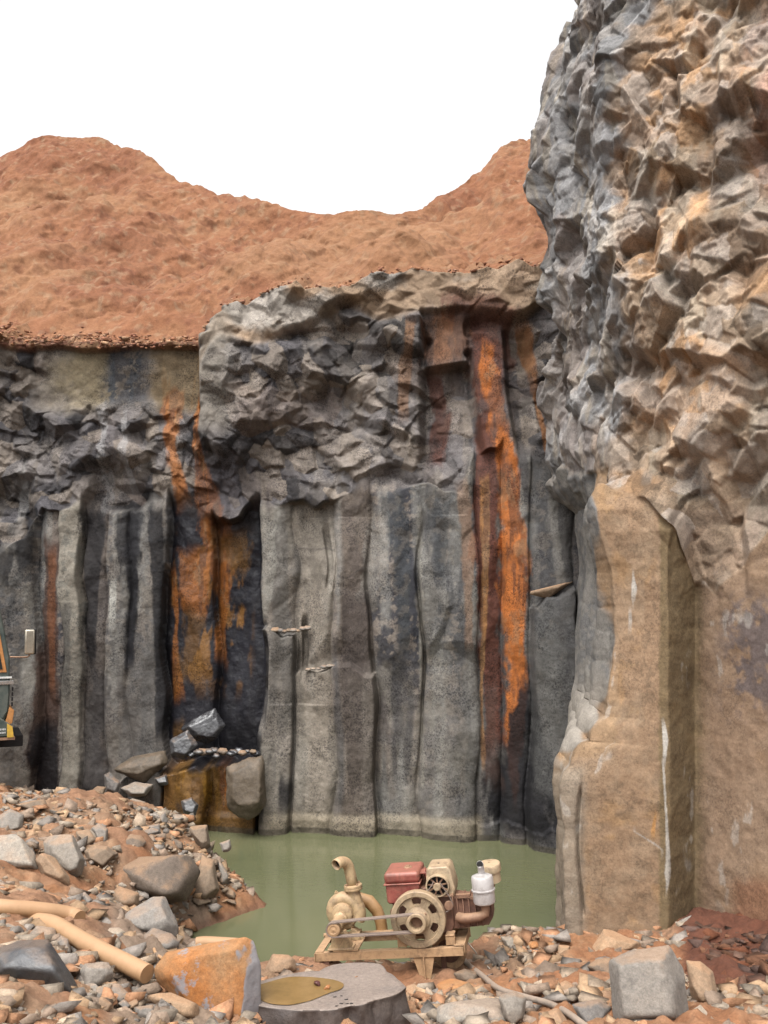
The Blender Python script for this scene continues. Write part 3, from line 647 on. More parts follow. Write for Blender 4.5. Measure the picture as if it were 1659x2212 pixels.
GC += [Vector(p) for p in (
 (-1.9, 10.45, -.08), (-1.5, 10.1, -.10), (-1.95, 9.6, .0), (-1.55, 9.6, -.06), (-1.1, 9.45, -.05), (-.6, 9.55, -.06), (0, 9.65, -.06), (.6, 9.9, -.06), (1.0, 10.25, -.06), (1.6, 10.3, -.05),
 (-1.30, 11.35, -.03), (-1.7, 11.9, -.02), (-2.1, 12.6, .0), (-2.5, 13.3, -.05), (-2.9, 13.9, -.1), (-3.4, 14.2, -.05), (-1.0, 11.3, -.2), (-1.45, 11.0, -.08), (-1.6, 10.85, -.04),
 (-.5, 11.5, -.6), (.5, 12, -.7), (0, 13.5, -.7), (1.3, 12, -.7), (-1.5, 13.5, -.5), (0, 10.6, -.4), (2.2, 13, -.6), (1.2, 11.2, -.4),
 (-4.0, 14.5, .15), (-5, 14.5, .4), (-7.5, 14.5, .6), (-6, 12.6, 1.1), (-8, 12, 1.1), (-8, 8, 1.2), (-7, 5, 1.4), (-3, 3.5, 1.3), (0, 4, 1.2), (0, 5.5, .8), (3, 4, 1.2), (5.5, 5, 1.1), (-4, 1, 1.5), (0, 1, 1.7), (5, 1, 1.6), (6, 9, .6))]
gx = np.array([p[:] for p in GC])
def _k(a, b): return np.sqrt((a[:, None, 0] - b[None, :, 0]) ** 2 + (a[:, None, 1] - b[None, :, 1]) ** 2 + .01)
_n = len(gx); _A = np.zeros((_n + 3, _n + 3)); _A[:_n, :_n] = _k(gx, gx) - np.eye(_n) * .03
_A[:_n, _n] = 1; _A[:_n, _n + 1:] = gx[:, :2]; _A[_n, :_n] = 1; _A[_n + 1:, :_n] = gx[:, :2].T
_w = np.linalg.solve(_A, np.concatenate([gx[:, 2], np.zeros(3)]))
def ground_z(x, y):
    p = np.stack([np.ravel(x), np.ravel(y)], -1).astype(float); out = np.zeros(len(p))
    for i in range(0, len(p), 20000):
        q = p[i:i + 20000]; out[i:i + 20000] = _k(q, gx) @ _w[:_n] + _w[_n] + q @ _w[_n + 1:]
    return out.reshape(np.shape(x))
def hit(u, v, lo=5.0, hi=14.5):
    Y = np.arange(lo, hi, .05); p = np.array([at(u, v, y)[:] for y in Y])
    dz = p[:, 2] - ground_z(p[:, 0], p[:, 1])
    i = np.argmax(dz < 0)
    return Y[i] if dz[i] < 0 else None
def build_ground():
    xs = np.linspace(-8.5, 6.5, 620); ys = np.linspace(1.0, 15.2, 600)
    X, Y = np.meshgrid(xs, ys)
    Z = ground_z(X, Y)
    U, V = proj(X, Y, Z)
    n = fbm(X * 1.5, Y * 1.5, 0, 501, 5); nn = fbm(X * 9, Y * 9, 0, 503, 4, .6)
    land = ss(-.1, .1, Z)
    Z = Z + ((n - .5) * .30 + (nn - .5) * .09 + relief(X + .05 * n, Y, .24, 50, 5, .4, 1.2, .4, .7) * .45 + relief(X + .05 * n, Y, .11, 51, 4, .4, 1.2, .4, .7) * .5 + relief(X, Y, .05, 52, 4, .4, 1, .4, .6) * .4) * (.25 + .75 * land)
    sel = ss(.44, .58, fbm(X * .9, Y * .9, 0, 505, 4))
    c = np.zeros(X.shape + (3,)) + np.array((.41, .20, .10))
    mx = lambda m, k: c * (1 - m[..., None]) + np.array(k) * m[..., None]
    c = mx(sel * .6, (.36, .26, .18)); c = mx(ss(.55, .65, nn) * .4, (.50, .32, .19)); c = mx(ss(.5, .66, n) * .4, (.36, .15, .075))
    rub = ss(200, 260, U) * (1 - ss(440, 480, U)) * ss(1880, 1940, V)
    c = mx(rub * .7, (.30, .235, .18))
    red = ss(-25, 25, (U - 1490) + (n - .5) * 80) * ss(9.99, 9.4, Y) * 0 + ss(-20, 30, (U - 1480) + (n - .5) * 90) * (1 - ss(2140, 2190, V))
    c = mx(red * .92, (.155, .058, .036))
    shore = (1 - ss(.0, .10, Z)) * 1.0
    c = mx(shore * .75, (.20, .10, .06))
    return tag(grid_obj('ground', np.stack([X, Y, Z], -1), M_GROUND, np.concatenate([c, (shore * .6)[..., None]], -1)), 'red soil and broken stone ground', kind='structure')
ground = build_ground()
# water
me = D.meshes.new('water'); me.from_pydata([(-9, 8.3, 0), (5, 8.3, 0), (5, 17, 0), (-9, 17, 0)], [], [(0, 1, 2, 3)]); me.materials.append(M_WATER)
water = tag(link(D.objects.new('water', me)), 'still murky green pool at the foot of the cliff', kind='structure')

# ------------------------------------------------------------------ rocks
def ico(sub):
    bm = bmesh.new(); bmesh.ops.create_icosphere(bm, subdivisions=sub, radius=1)
    v = np.array([x.co[:] for x in bm.verts]); f = np.array([[a.index for a in q.verts] for q in bm.faces]); bm.free()
    return v / np.linalg.norm(v, axis=1, keepdims=True), f
ICO = {k: ico(k) for k in (2, 3, 4, 5, 6)}
def hull_planes(pts):
    bm = bmesh.new()
    for p in pts: bm.verts.new(p)
    r = bmesh.ops.convex_hull(bm, input=bm.verts)
    bm.normal_update(); pl_ = []
    c = sum((Vector(p) for p in pts), Vector()) / len(pts)
    for f in bm.faces:
        n = f.normal.copy(); d = n.dot(f.verts[0].co - c)
        if d < 0: n, d = -n, -d
        if f.calc_area() < 1e-7: continue
        if any(n.dot(m) > .995 for m, _ in pl_): continue
        pl_.append((n, max(d, 1e-4)))
    bm.free()
    return c, np.array([n[:] for n, _ in pl_]), np.array([d for _, d in pl_])
def rock_mesh(name, pts, sub, mat, seed, sharp=26, rough=.03, chips=5, center=None):
    c, n, d = hull_planes(pts)
    rng = np.random.RandomState(seed)
    P = np.array([tuple(p) for p in pts]) - np.array(c[:])
    size = np.percentile(np.linalg.norm(P, axis=1), 60)
    if chips:
        cn = rng.normal(size=(chips, 3)); cn /= np.linalg.norm(cn, axis=1, keepdims=True)
        cd = (P @ cn.T).max(0) * rng.uniform(.80, .93, chips)
        n = np.vstack([n, cn]); d = np.concatenate([d, cd])
    keep = []
    for i_ in np.argsort(-rng.rand(len(d))):                # fewer, larger facets
        if all(n[i_] @ n[j_] < (.955 if chips else .99) for j_ in keep): keep.append(i_)
    n, d = n[keep], d[keep]
    dirs, f = ICO[sub]
    q = (dirs @ n.T) / d[None]                      # 1/r per plane
    q = np.maximum(q, 1e-3)
    inv = (np.sum(q ** sharp, axis=1)) ** (1 / sharp)
    r = 1 / inv
    v = dirs * r[:, None]
    s = 1 / size; o = rng.uniform(0, 50, 3)
    k = (fbm(v[:, 0] * s * 2 + o[0], v[:, 1] * s * 2 + o[1], v[:, 2] * s * 2 + o[2], 7, 3) - .5) * rough * 2.0 + (fbm(v[:, 0] * s * 7 + o[0], v[:, 1] * s * 7 + o[1], v[:, 2] * s * 7 + o[2], 8, 3) - .5) * rough * .9
    v = v * (1 + k[:, None])
    me = D.meshes.new(name); me.from_pydata(v.tolist(), [], f.tolist()); me.materials.append(mat)
    me.polygons.foreach_set('use_smooth', np.ones(len(f), bool)); me.update()
    return me, c
def fA(x, y): return x * .3676, 1680.7 + y * .3676
def fB(x, y): return 948.8 + x * .4281, 1897.6 + y * .4281
def fC(x, y): return 542.2 + x * .2451, 1999.2 + y * .2451
def fD(x, y): return x * .4494, 1084.3 + y * .4494
seedc = [100]
def hero(name, label, cat, mat, fr, pts, Y=None, dep=.8, lean=.35, group=None, sub=5, sharp=90, rough=.03, chips=3, front=.35):
    seedc[0] += 1; rng = random.Random(seedc[0])
    uv = [fr(*p) for p in pts]
    us = [p[0] for p in uv]; vs_ = [p[1] for p in uv]
    u0 = (min(us) + max(us)) / 2; vbot = max(vs_); vtop = min(vs_)
    if Y is None:
        Y = hit(u0, min(vbot - 3, 2230)) or 9.0
    wpx = max(max(us) - min(us), (vbot - vtop)); size = wpx / F * Y; Dp = dep * size
    Ym = Y + Dp * .30
    P = []
    cu, cv = sum(us) / len(us), sum(vs_) / len(vs_)
    for (a, b) in uv:
        h = (vbot - b) / max(vbot - vtop, 1)
        yy = Ym + Dp * lean * (h - .5) + rng.uniform(-.05, .05) * Dp
        P.append(at(a, b, yy))
        P.append(at(cu + (a - cu) * .8, cv + (b - cv) * .8 , yy + Dp * .6))
        # front plane
        P.append(at(cu + (a - cu) * .68, cv + (b - cv) * .66, yy - Dp * front * rng.uniform(.7, 1.1)))
    lo = at(cu, vbot, Y)
    P.append(Vector((lo.x, Ym, lo.z - .12 * size)))
    me, c = rock_mesh(name, P, sub, RM[mat] if isinstance(mat, str) else mat, seedc[0], sharp, rough, chips)
    co = np.zeros(len(me.vertices) * 3); me.vertices.foreach_get('co', co); co = co.reshape(-1, 3)
    for _ in range(2):                                       # true the stone up to its measured width and height
        pu, pv = proj(co[:, 0] + c.x, co[:, 1] + c.y, co[:, 2] + c.z)
        kx = (max(us) - min(us)) / (pu.max() - pu.min()); kz = (vbot - vtop) / (pv.max() - pv.min())
        co *= (kx, (kx + kz) / 2 if kx < 1.6 else 1, kz)
    pu, pv = proj(co[:, 0] + c.x, co[:, 1] + c.y, co[:, 2] + c.z)
    c = c + Vector(((min(us) - pu.min()) / F * c.y, 0, (pv.max() - vbot) / F * c.y))
    me.vertices.foreach_set('co', co.reshape(-1)); me.update()
    o = link(D.objects.new(name, me)); o.location = c
    return tag(o, label, cat, group)
GP = 'boulders on the spit of rubble by the pool'
GL = 'rocks in the rubble at lower left'
GR = 'rocks in the rubble at lower right'
H = [
 ('boulder', 'dark boulder with shiny blue-black broken crest at the lower left edge', 'dark', fA, [(-60, 1040), (60, 990), (200, 955), (320, 950), (380, 1050), (430, 1180), (460, 1270), (350, 1215), (0, 1200), (-60, 1180)], GL),
 ('boulder', 'long smooth rounded boulder lying along the foot of the spit', 'brown', fA, [(610, 545), (640, 490), (700, 465), (940, 520), (1150, 450), (1178, 540), (1110, 700), (1080, 740), (980, 750), (840, 700), (700, 650), (620, 600)], GP),
 ('boulder', 'tall smooth brown boulder leaning on the right end of the long rounded boulder', 'brown', fA, [(1180, 450), (1270, 490), (1290, 600), (1288, 690), (1210, 755), (1105, 745), (1150, 600)], GP),
 ('boulder', 'large faceted grey boulder with pale sloping top in the middle of the spit', 'grey', fA, [(255, 370), (290, 330), (430, 330), (460, 400), (500, 500), (490, 570), (420, 605), (350, 560), (260, 430)], GP),
 ('boulder', 'big pale speckled grey boulder cut by the left photo edge', 'pale', fA, [(-60, 340), (90, 328), (150, 390), (210, 480), (225, 560), (150, 540), (-60, 520)], GP),
 ('boulder', 'tan rounded boulder just right of the big pale speckled one', 'tan', fA, [(205, 490), (250, 440), (330, 480), (410, 590), (410, 645), (340, 620), (240, 570)], GP),
 ('boulder', 'tall pyramid-shaped grey boulder at the edge of the pool', 'pale', fA, [(700, 870), (740, 800), (900, 695), (960, 695), (1000, 770), (1050, 890), (1040, 960), (900, 910), (800, 925)], GL),
 ('rock', 'grey angular rock just below the pyramid-shaped boulder', 'grey', fA, [(820, 950), (900, 880), (1010, 920), (1055, 970), (1040, 1010), (960, 1030), (860, 1000)], GL),
 ('boulder', 'dark brown boulder tucked behind the left end of the long rounded one', 'brown', fA, [(495, 430), (560, 395), (640, 400), (695, 450), (600, 545), (510, 490)], GP),
 ('rock', 'brownish squarish rock above the dark tucked-in boulder', 'brown', fA, [(445, 315), (520, 300), (570, 370), (520, 410), (460, 405)], GP),
 ('rock', 'upright oval grey rock with a rounded top on the spit', 'grey', fA, [(535, 285), (590, 265), (635, 300), (630, 380), (590, 400), (560, 350)], GP),
 ('rock', 'wide lozenge-shaped rock half sunk in red soil above the long boulder', 'brown', fA, [(705, 370), (770, 330), (830, 340), (860, 380), (830, 430), (760, 442), (715, 410)], GP),
 ('rock', 'small grey rock right of the lozenge-shaped rock', 'grey', fA, [(838, 330), (900, 340), (920, 380), (870, 390)], GP),
 ('rock', 'small tilted rock on the soil near the top of the spit', 'grey', fA, [(865, 282), (940, 265), (945, 330), (910, 345)], GP),
 ('rock', 'brown wedge rock lying in soil above the right end of the long boulder', 'brown', fA, [(1005, 350), (1070, 380), (1080, 430), (1020, 405)], GP),
 ('rock', 'pale tan square rock on the soil at upper left of the spit', 'tan', fA, [(355, 272), (400, 240), (450, 260), (430, 315), (380, 302)], GP),
 ('boulder', 'rounded grey boulder above the big pale one at the left edge', 'grey', fA, [(-20, 230), (60, 180), (140, 220), (130, 310), (60, 335), (-20, 325)], GP),
 ('rock', 'low tan rock between the two left-edge boulders', 'tan', fA, [(110, 322), (200, 300), (220, 340), (150, 362)], GP),
 ('rock', 'small grey rock below the low tan one', 'grey', fA, [(150, 372), (190, 350), (230, 380), (220, 422), (170, 412)], GP),
 ('slab', 'long flat brown slab on the crest of the spit at left', 'brown', fA, [(90, 160), (255, 122), (275, 170), (200, 210), (140, 185)], GP),
 ('slab', 'thin pale upright flake on the crest below the cliff', 'pale', fA, [(600, 135), (625, 125), (685, 165), (640, 172), (605, 160)], GP),
 ('boulder', 'upright grey boulder at the pool end of the spit crest', 'brown', fA, [(1110, 285), (1220, 275), (1238, 400), (1210, 430), (1160, 380), (1110, 310)], GP),
 ('rock', 'white-topped rock on the crest near the water', 'pale', fA, [(955, 232), (1000, 205), (1080, 220), (1092, 245), (1000, 262)], GP),
 ('rock', 'small dark pointed rock standing at the water side of the spit', 'grey', fA, [(1290, 382), (1350, 360), (1360, 420), (1310, 436)], GP),
 ('rock', 'squarish pale brown rock at the water edge of the spit', 'brown', fA, [(1305, 440), (1440, 435), (1465, 550), (1400, 572), (1340, 545)], GP),
 ('rock', 'narrow grey rock wedged between the leaning boulder and the water', 'grey', fA, [(1270, 465), (1330, 540), (1342, 610), (1295, 640), (1280, 560)], GP),
 ('rock', 'tan faceted rock in the gully below the long boulder', 'tan', fA, [(640, 690), (700, 635), (820, 680), (815, 760), (740, 772), (660, 740)], GL),
 ('rock', 'flat-topped pale rock beside the long pipe', 'pale', fA, [(405, 970), (480, 958), (555, 1005), (530, 1040), (420, 1048)], GL),
 ('rock', 'large light wedge rock below the long pipe', 'pale', fA, [(470, 1135), (500, 1090), (640, 1080), (668, 1150), (600, 1220), (480, 1268)], GL),
 ('rock', 'thin tan rock between the pipe and the dark boulder', 'tan', fA, [(390, 1055), (510, 1038), (545, 1080), (470, 1112)], GL),
 ('rock', 'grey rock with pointed top resting against the bend of the long pipe', 'grey', fA, [(150, 955), (220, 868), (320, 880), (335, 950), (180, 975)], GL),
 ('rock', 'tall narrow grey rock behind the dark shiny boulder', 'grey', fA, [(330, 960), (360, 925), (400, 950), (420, 1040), (370, 1040)], GL),
 ('rock', 'rounded pale rock left of the gully', 'pale', fA, [(440, 695), (500, 670), (545, 720), (520, 762), (470, 752)], GL),
 ('rock', 'orange-tan rock lying against the pyramid-shaped boulder', 'tan', fA, [(690, 800), (790, 740), (822, 770), (765, 825)], GL),
 ('rock', 'grey faceted rock left of the orange stained boulder', 'grey', fA, [(630, 1205), (700, 1208), (760, 1270), (720, 1335), (650, 1305)], GL),
 ('rock', 'grey-brown rock at the bottom edge left of the stained boulder', 'grey', fA, [(790, 1345), (900, 1330), (930, 1400), (870, 1432), (800, 1405)], GL),
 ('slab', 'broad tan slab slanting at the foot of the orange boulder', 'tan', fA, [(860, 1275), (1000, 1260), (1170, 1340), (1165, 1440), (1050, 1405), (930, 1335)], GL),
 ('rock', 'pale flat stone lying on the broad tan slab', 'pale', fA, [(930, 1362), (1040, 1370), (1050, 1410), (960, 1422)], GL),
 ('rock', 'tan shard standing at lower left below the dark boulder', 'tan', fA, [(260, 1305), (350, 1200), (370, 1265), (350, 1325)], GL),
 ('rock', 'brown block right of the standing tan shard', 'brown', fA, [(360, 1262), (440, 1290), (442, 1335), (370, 1315)], GL),
 ('rock', 'small orange rock next to the brown block', 'tan', fA, [(432, 1312), (505, 1320), (500, 1362), (440, 1352)], GL),
 ('rock', 'pale low rock left of the pyramid-shaped boulder', 'pale', fA, [(585, 885), (700, 878), (745, 920), (680, 952), (600, 935)], GL),
 ('rock', 'low tan rock on soil above the upper pipe', 'tan', fA, [(30, 685), (130, 630), (205, 660), (190, 700), (60, 715)], GL),
 ('rock', 'tan rock under the bend of the long pipe', 'tan', fA, [(0, 860), (40, 815), (130, 810), (130, 860), (60, 880)], GL),
 ('rock', 'bluish flat rock left of the long pipe', 'grey', fA, [(80, 900), (110, 872), (170, 900), (150, 925)], GL),
 ('rock', 'tan rock at the left edge below the pipes', 'tan', fA, [(-20, 910), (50, 880), (100, 925), (60, 952), (-20, 950)], GL),
 ('rock', 'small pale rock by the water in front of the pyramid-shaped boulder', 'pale', fA, [(1090, 990), (1140, 955), (1165, 1000), (1120, 1020)], GL),
 ('rock', 'thin red-brown rock in the shallow water below the leaning boulder', 'brown', fA, [(1060, 790), (1085, 768), (1140, 815), (1090, 815)], GP),
 ('rock', 'orange angular rock at the right foot of the stained boulder', 'tan', fA, [(545, 1345), (600, 1280), (660, 1330), (640, 1380), (580, 1390)], GL),
 ('rock', 'grey tapered rock by the bottom edge below the light wedge rock', 'grey', fA, [(690, 1330), (730, 1300), (770, 1340), (740, 1370)], GL),
 # right side
 ('boulder', 'big blocky grey boulder with flat pale top at lower right', 'grey', fB, [(855, 425), (960, 370), (1175, 335), (1245, 460), (1268, 620), (1255, 790), (880, 790), (880, 560)], GR),
 ('boulder', 'tan angular boulder right of the big blocky one', 'tan', fB, [(1245, 412), (1320, 420), (1385, 470), (1405, 560), (1402, 645), (1330, 655), (1270, 600)], GR),
 ('boulder', 'tan boulder with soil on top at the foot of the buttress', 'tan', fB, [(763, 365), (830, 255), (870, 262), (1020, 338), (1010, 365), (880, 392), (820, 412), (765, 412)], GR),
 ('rock', 'dark brown rock behind the left corner of the big blocky boulder', 'brown', fB, [(745, 445), (800, 405), (870, 400), (885, 520), (830, 512)], GR),
 ('slab', 'tan flat slab in the rubble behind the grey hose', 'tan', fB, [(370, 475), (480, 460), (600, 480), (622, 520), (500, 545), (420, 515)], GR),
 ('rock', 'tan lumpy rock in the middle of the right rubble', 'tan', fB, [(585, 545), (640, 515), (690, 545), (690, 588), (600, 592)], GR),
 ('rock', 'bluish grey faceted rock left of the orange rock', 'grey', fB, [(710, 512), (770, 510), (792, 560), (730, 575)], GR),
 ('rock', 'orange brown rock touching the left side of the blocky boulder', 'ochre', fB, [(755, 560), (830, 545), (842, 600), (790, 628)], GR),
 ('rock', 'blue-grey slab-sided rock at the bottom edge left of the blocky boulder', 'grey', fB, [(670, 635), (800, 608), (870, 650), (830, 760), (740, 760)], GR),
 ('slab', 'broad pale slab at the bottom edge right of the flat-topped block', 'pale', fB, [(-15, 630), (140, 602), (240, 620), (340, 640), (390, 760), (-15, 760)], GR),
 ('rock', 'upright grey rock under the bend of the hose', 'grey', fB, [(300, 600), (380, 568), (440, 600), (430, 700), (370, 750), (330, 700)], GR),
 ('slab', 'long orange-topped slab beyond the pale bottom slab', 'ochre', fB, [(-10, 535), (100, 508), (310, 585), (150, 605), (0, 590)], GR),
 ('rock', 'pale pointed stone on the clods of soil at the shore', 'pale', fB, [(308, 292), (370, 300), (412, 350), (390, 372), (340, 352)], GR),
 ('rock', 'tan stone standing at the left foot of the buttress', 'tan', fB, [(600, 335), (660, 342), (652, 400), (598, 402)], GR),
 ('rock', 'pale rock at the bottom edge by the right corner', 'tan', fB, [(1420, 675), (1555, 668), (1580, 770), (1430, 770)], GR),
 ('rock', 'rounded pale rock in front of the big blocky boulder', 'pale', fB, [(970, 710), (1010, 685), (1100, 740), (1080, 780), (970, 780)], GR),
 ('rock', 'tan rock beyond the hose at the bottom edge', 'tan', fB, [(500, 705), (600, 655), (665, 760), (520, 770)], GR),
 ('rock', 'low grey rock left of the dark brown rock', 'grey', fB, [(535, 435), (620, 404), (665, 430), (640, 452)], GR),
 ('rock', 'tan rock just below the low grey one', 'tan', fB, [(650, 460), (700, 430), (750, 455), (740, 485), (660, 480)], GR),
 ('rock', 'narrow orange rock under the blocky boulder at its right', 'ochre', fB, [(1270, 665), (1330, 650), (1415, 690), (1330, 702), (1275, 690)], GR),
 ('rock', 'pale brown rock right of the stained boulder behind the flat block', 'tan', fC, [(120, 405), (190, 250), (380, 262), (402, 390), (360, 432), (150, 452)], GL),
 ('rock', 'orange clod-covered rock left of the pump frame', 'ochre', fC, [(430, 392), (480, 332), (600, 322), (612, 372), (530, 412)], GL),
 ('rock', 'flat brown stone near the pump leg', 'brown', fB, [(165, 380), (210, 370), (255, 383), (230, 402), (170, 400)], GR),
 ('rock', 'brown rock by the pump wheel left of the hose', 'brown', fB, [(70, 480), (130, 455), (210, 480), (200, 535), (100, 520)], GR),
]
for (nm, lb, mt, fr, pts, gr) in H:
    big = nm == 'boulder'
    hero(nm, lb, nm, mt, fr, pts, group=gr, sub=5 if big else 4, dep=.8 if nm != 'slab' else .7, rough=.035 if big else .03)
# the orange stained boulder: stands tall at the bottom edge
hero('boulder', 'huge orange-stained boulder with a bluish broken right edge beside the flat-topped block', 'boulder', 'ochre_grey', fA,
     [(905, 1130), (960, 1040), (1060, 1005), (1300, 1000), (1440, 935), (1490, 960), (1535, 1120), (1530, 1330), (1500, 1560), (1150, 1560), (1050, 1290), (950, 1250), (910, 1190)], Y=6.75, dep=.55, lean=.25, sub=6, group=GL, chips=0)
# flat-topped block with puddle
def flat_block():
    zt = .74
    top = [(85, 490), (330, 430), (600, 400), (720, 345), (850, 328), (1140, 335), (1190, 400), (1290, 470), (1375, 545), (1300, 600), (1100, 655), (870, 712), (590, 748), (300, 732), (60, 705), (0, 600)]
    P = []
    def onz(u, v, z):
        a = at(u, v, 1.0) - Vector((0, 0, CZ)); return Vector((0, 0, CZ)) + a * ((z - CZ) / a.z)
    tp = [onz(*fC(*p), zt) for p in top]
    c = sum(tp, Vector()) / len(tp)
    # ring based mesh: profile rows from top rim to base, with broken facets
    n = 260; ang = np.linspace(0, 2 * np.pi, n, endpoint=False)
    q = np.array([(p - c)[:2] for p in tp]); qa = np.arctan2(q[:, 1], q[:, 0]); qr = np.hypot(q[:, 0], q[:, 1]); o = np.argsort(qa)
    rr = np.interp(ang, qa[o], qr[o], period=2 * np.pi)
    rows = []; 
    hs_ = [0, .004, .012, .03, .06, .1, .15, .2, .26, .32, .4, .5, .6]
    fac = relief(ang * .5, ang * 0 + 1, .18, 5)
    for k, h in enumerate(hs_):
        g_ = 1 + .10 * ss(0, .5, np.array(h)) + .02 * math.sin(h * 9)
        r = rr * g_ + (0 if k < 1 else 1) * (fbm(np.cos(ang) * 3, np.sin(ang) * 3, h * 4, 601, 4) - .5) * .12 * min(1, h / .05 + .1) + relief(ang * .6, np.full(n, h), .2, 61, 5, .3, .8, .3, .4) * .5 * min(1, h / .05)
        zz = np.full(n, zt - h)
        if k == 0: r = rr * .985
        if k == 1: zz = zz - .0
        rows.append(np.stack([r * np.cos(ang), r * np.sin(ang), zz - c.z], -1))
    inner = []
    for s in (.9, .75, .5, .25, .02):
        r = rr * s; x_, y_ = r * np.cos(ang), r * np.sin(ang)
        inner.append(np.stack([x_, y_, (fbm(x_ * 5, y_ * 5, 0, 603) - .5) * .006 * (1 - s) + zt - c.z], -1))
    P = np.array(inner[::-1] + rows); P = np.concatenate([P, P[:, :1]], 1)
    ob = grid_obj('flat_boulder', P, RM['slab'], None, flip=False); ob.location = c
    me = ob.data; bm = bmesh.new(); bm.from_mesh(me); bmesh.ops.remove_doubles(bm, verts=bm.verts, dist=1e-5); bmesh.ops.recalc_face_normals(bm, faces=bm.faces); bm.to_mesh(me); bm.free()
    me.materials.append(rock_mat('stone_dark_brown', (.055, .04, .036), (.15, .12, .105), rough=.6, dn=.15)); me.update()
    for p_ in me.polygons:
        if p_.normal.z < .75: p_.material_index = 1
    tag(ob, 'dark-sided flat-topped boulder holding an ochre puddle in the foreground', 'boulder')
    pud = [(40, 600), (70, 530), (120, 508), (320, 455), (500, 452), (620, 462), (740, 480), (815, 515), (790, 560), (700, 590), (620, 622), (540, 655), (440, 682), (330, 700), (180, 690), (90, 655)]
    pts = smooth_path([onz(*fC(*p), zt + .006) for p in pud + pud[:1]], 5)[:-1]
    me = D.meshes.new('puddle'); me.from_pydata([p[:] for p in pts], [], [list(range(len(pts)))]); me.materials.append(M_PUD)
    tag(link(D.objects.new('puddle', me)), 'shallow ochre puddle on the flat-topped boulder', 'puddle')
    def small(name, label, cat, pix, mat, s, flat=.6, sub=3, seed=1, rot=0):
        rng = random.Random(seed); p = onz(*fC(*pix), zt)
        pts_ = [Vector((rng.uniform(-1, 1) * s[0], rng.uniform(-1, 1) * s[1], rng.uniform(-.2, 1) * s[2])) for _ in range(14)]
        me_, c_ = rock_mesh(name, pts_, sub, mat, seed, 22, .12, 2)
        o_ = link(D.objects.new(name, me_)); o_.location = p + c_; o_.rotation_euler.z = rot
        return tag(o_, label, cat)
    small('clod', 'wet dark red clod at the end of the ochre puddle', 'clod', (585, 535), plain('wet_clod', (.12, .04, .035), .25), (.03, .03, .04), seed=3)
    small('clod', 'wet orange lump beside the dark red clod in the puddle', 'clod', (665, 560), plain('wet_orange', (.42, .18, .07), .25), (.03, .03, .032), seed=4)
    small('twig', 'short brown twig across the end of the ochre puddle', 'twig', (770, 515), PM['rust'], (.04, .006, .006), seed=6, rot=.15)
    small('twig', 'short brown stub lying on the bare part of the flat-topped boulder', 'twig', (935, 455), PM['rust'], (.019, .006, .008), seed=7, rot=.5)
    for i, (x, y, a) in enumerate(((740, 632, .1), (800, 622, -.6), (835, 655, .3), (850, 690, -.1), (790, 690, .2), (760, 712, .5), (880, 690, .0))):
        small('dead_leaf', 'small black curled leaf scrap near the front rim of the flat-topped boulder', 'leaf', (x, y), PM['black'], (.018, .006, .006), seed=20 + i, rot=a)['group'] = 'black leaf scraps on the flat-topped boulder'
flat_block()
# rocks in the alcove at the foot of the cliff
GA = 'wet rocks fallen at the foot of the cliff'
def alc(nm, lb, mt, pts, Y, **k):
    k.setdefault('rough', .09); hero(nm, lb, nm, mt, fD, pts, Y=Y, group=GA, **k)
alc('boulder', 'black glossy wet slab leaning up in the dark alcove', 'wet', [(1038, 990), (1088, 1090), (1035, 1165), (930, 1165), (870, 1095)], 14.75, dep=.4, sub=5)
alc('boulder', 'grey-blue wet boulder left of the black glossy slab', 'dark', [(815, 1150), (900, 1095), (952, 1180), (900, 1240), (815, 1228)], 14.45, dep=.5, sub=5)
alc('boulder', 'rounded brown boulder at the right end of the rusty ledge in the alcove', 'olive', [(1085, 1275), (1180, 1228), (1272, 1218), (1282, 1300), (1282, 1500), (1250, 1530), (1120, 1530), (1085, 1480)], 14.1, dep=.45, sub=5, lean=.1, chips=0)
alc('slab', 'broad tilted olive slab leaning on the cliff foot', 'olive', [(545, 1300), (640, 1230), (800, 1195), (808, 1270), (655, 1352)], 14.45, dep=.5)
alc('rock', 'grey pointed rock left of the tilted olive slab', 'grey', [(500, 1310), (525, 1300), (580, 1350), (560, 1420), (510, 1400)], 14.3, dep=.8)
alc('rock', 'pale grey rock at the water line under the tilted slab', 'pale', [(580, 1380), (650, 1345), (740, 1360), (700, 1420), (620, 1420)], 14.2, dep=.8)
alc('rock', 'low grey rock by the soil behind the spit', 'pale', [(590, 1450), (640, 1425), (700, 1445), (680, 1475), (610, 1470)], 13.8, dep=.8)
alc('rock', 'rounded brown rock against the cliff left of the others', 'brown', [(430, 1400), (470, 1365), (510, 1370), (500, 1425), (440, 1425)], 13.9, dep=.8)
alc('rock', 'small grey rock between the tilted slab and the rusty ledge', 'dark', [(740, 1330), (800, 1310), (810, 1360), (760, 1365)], 14.4, dep=.8)
alc('rock', 'blue-white wet rock at the water line under the rusty ledge', 'dark', [(870, 1440), (920, 1420), (955, 1460), (940, 1510), (880, 1500)], 14.05, dep=.6)
rn = random.Random(5)
for i in range(16):
    x = 915 + i * 21 + rn.uniform(-8, 8); y = 1222 + rn.uniform(-22, 4); s = rn.uniform(14, 30)
    alc('rock', 'small wet stone on top of the rusty ledge in the alcove', rn.choice(['wet', 'dark', 'wet', 'brown']), [(x - s, y), (x - s * .5, y - s * .8), (x + s * .6, y - s * .7), (x + s, y + s * .1), (x, y + s * .5)], 14.25 + rn.uniform(0, .25), dep=.9, sub=3)
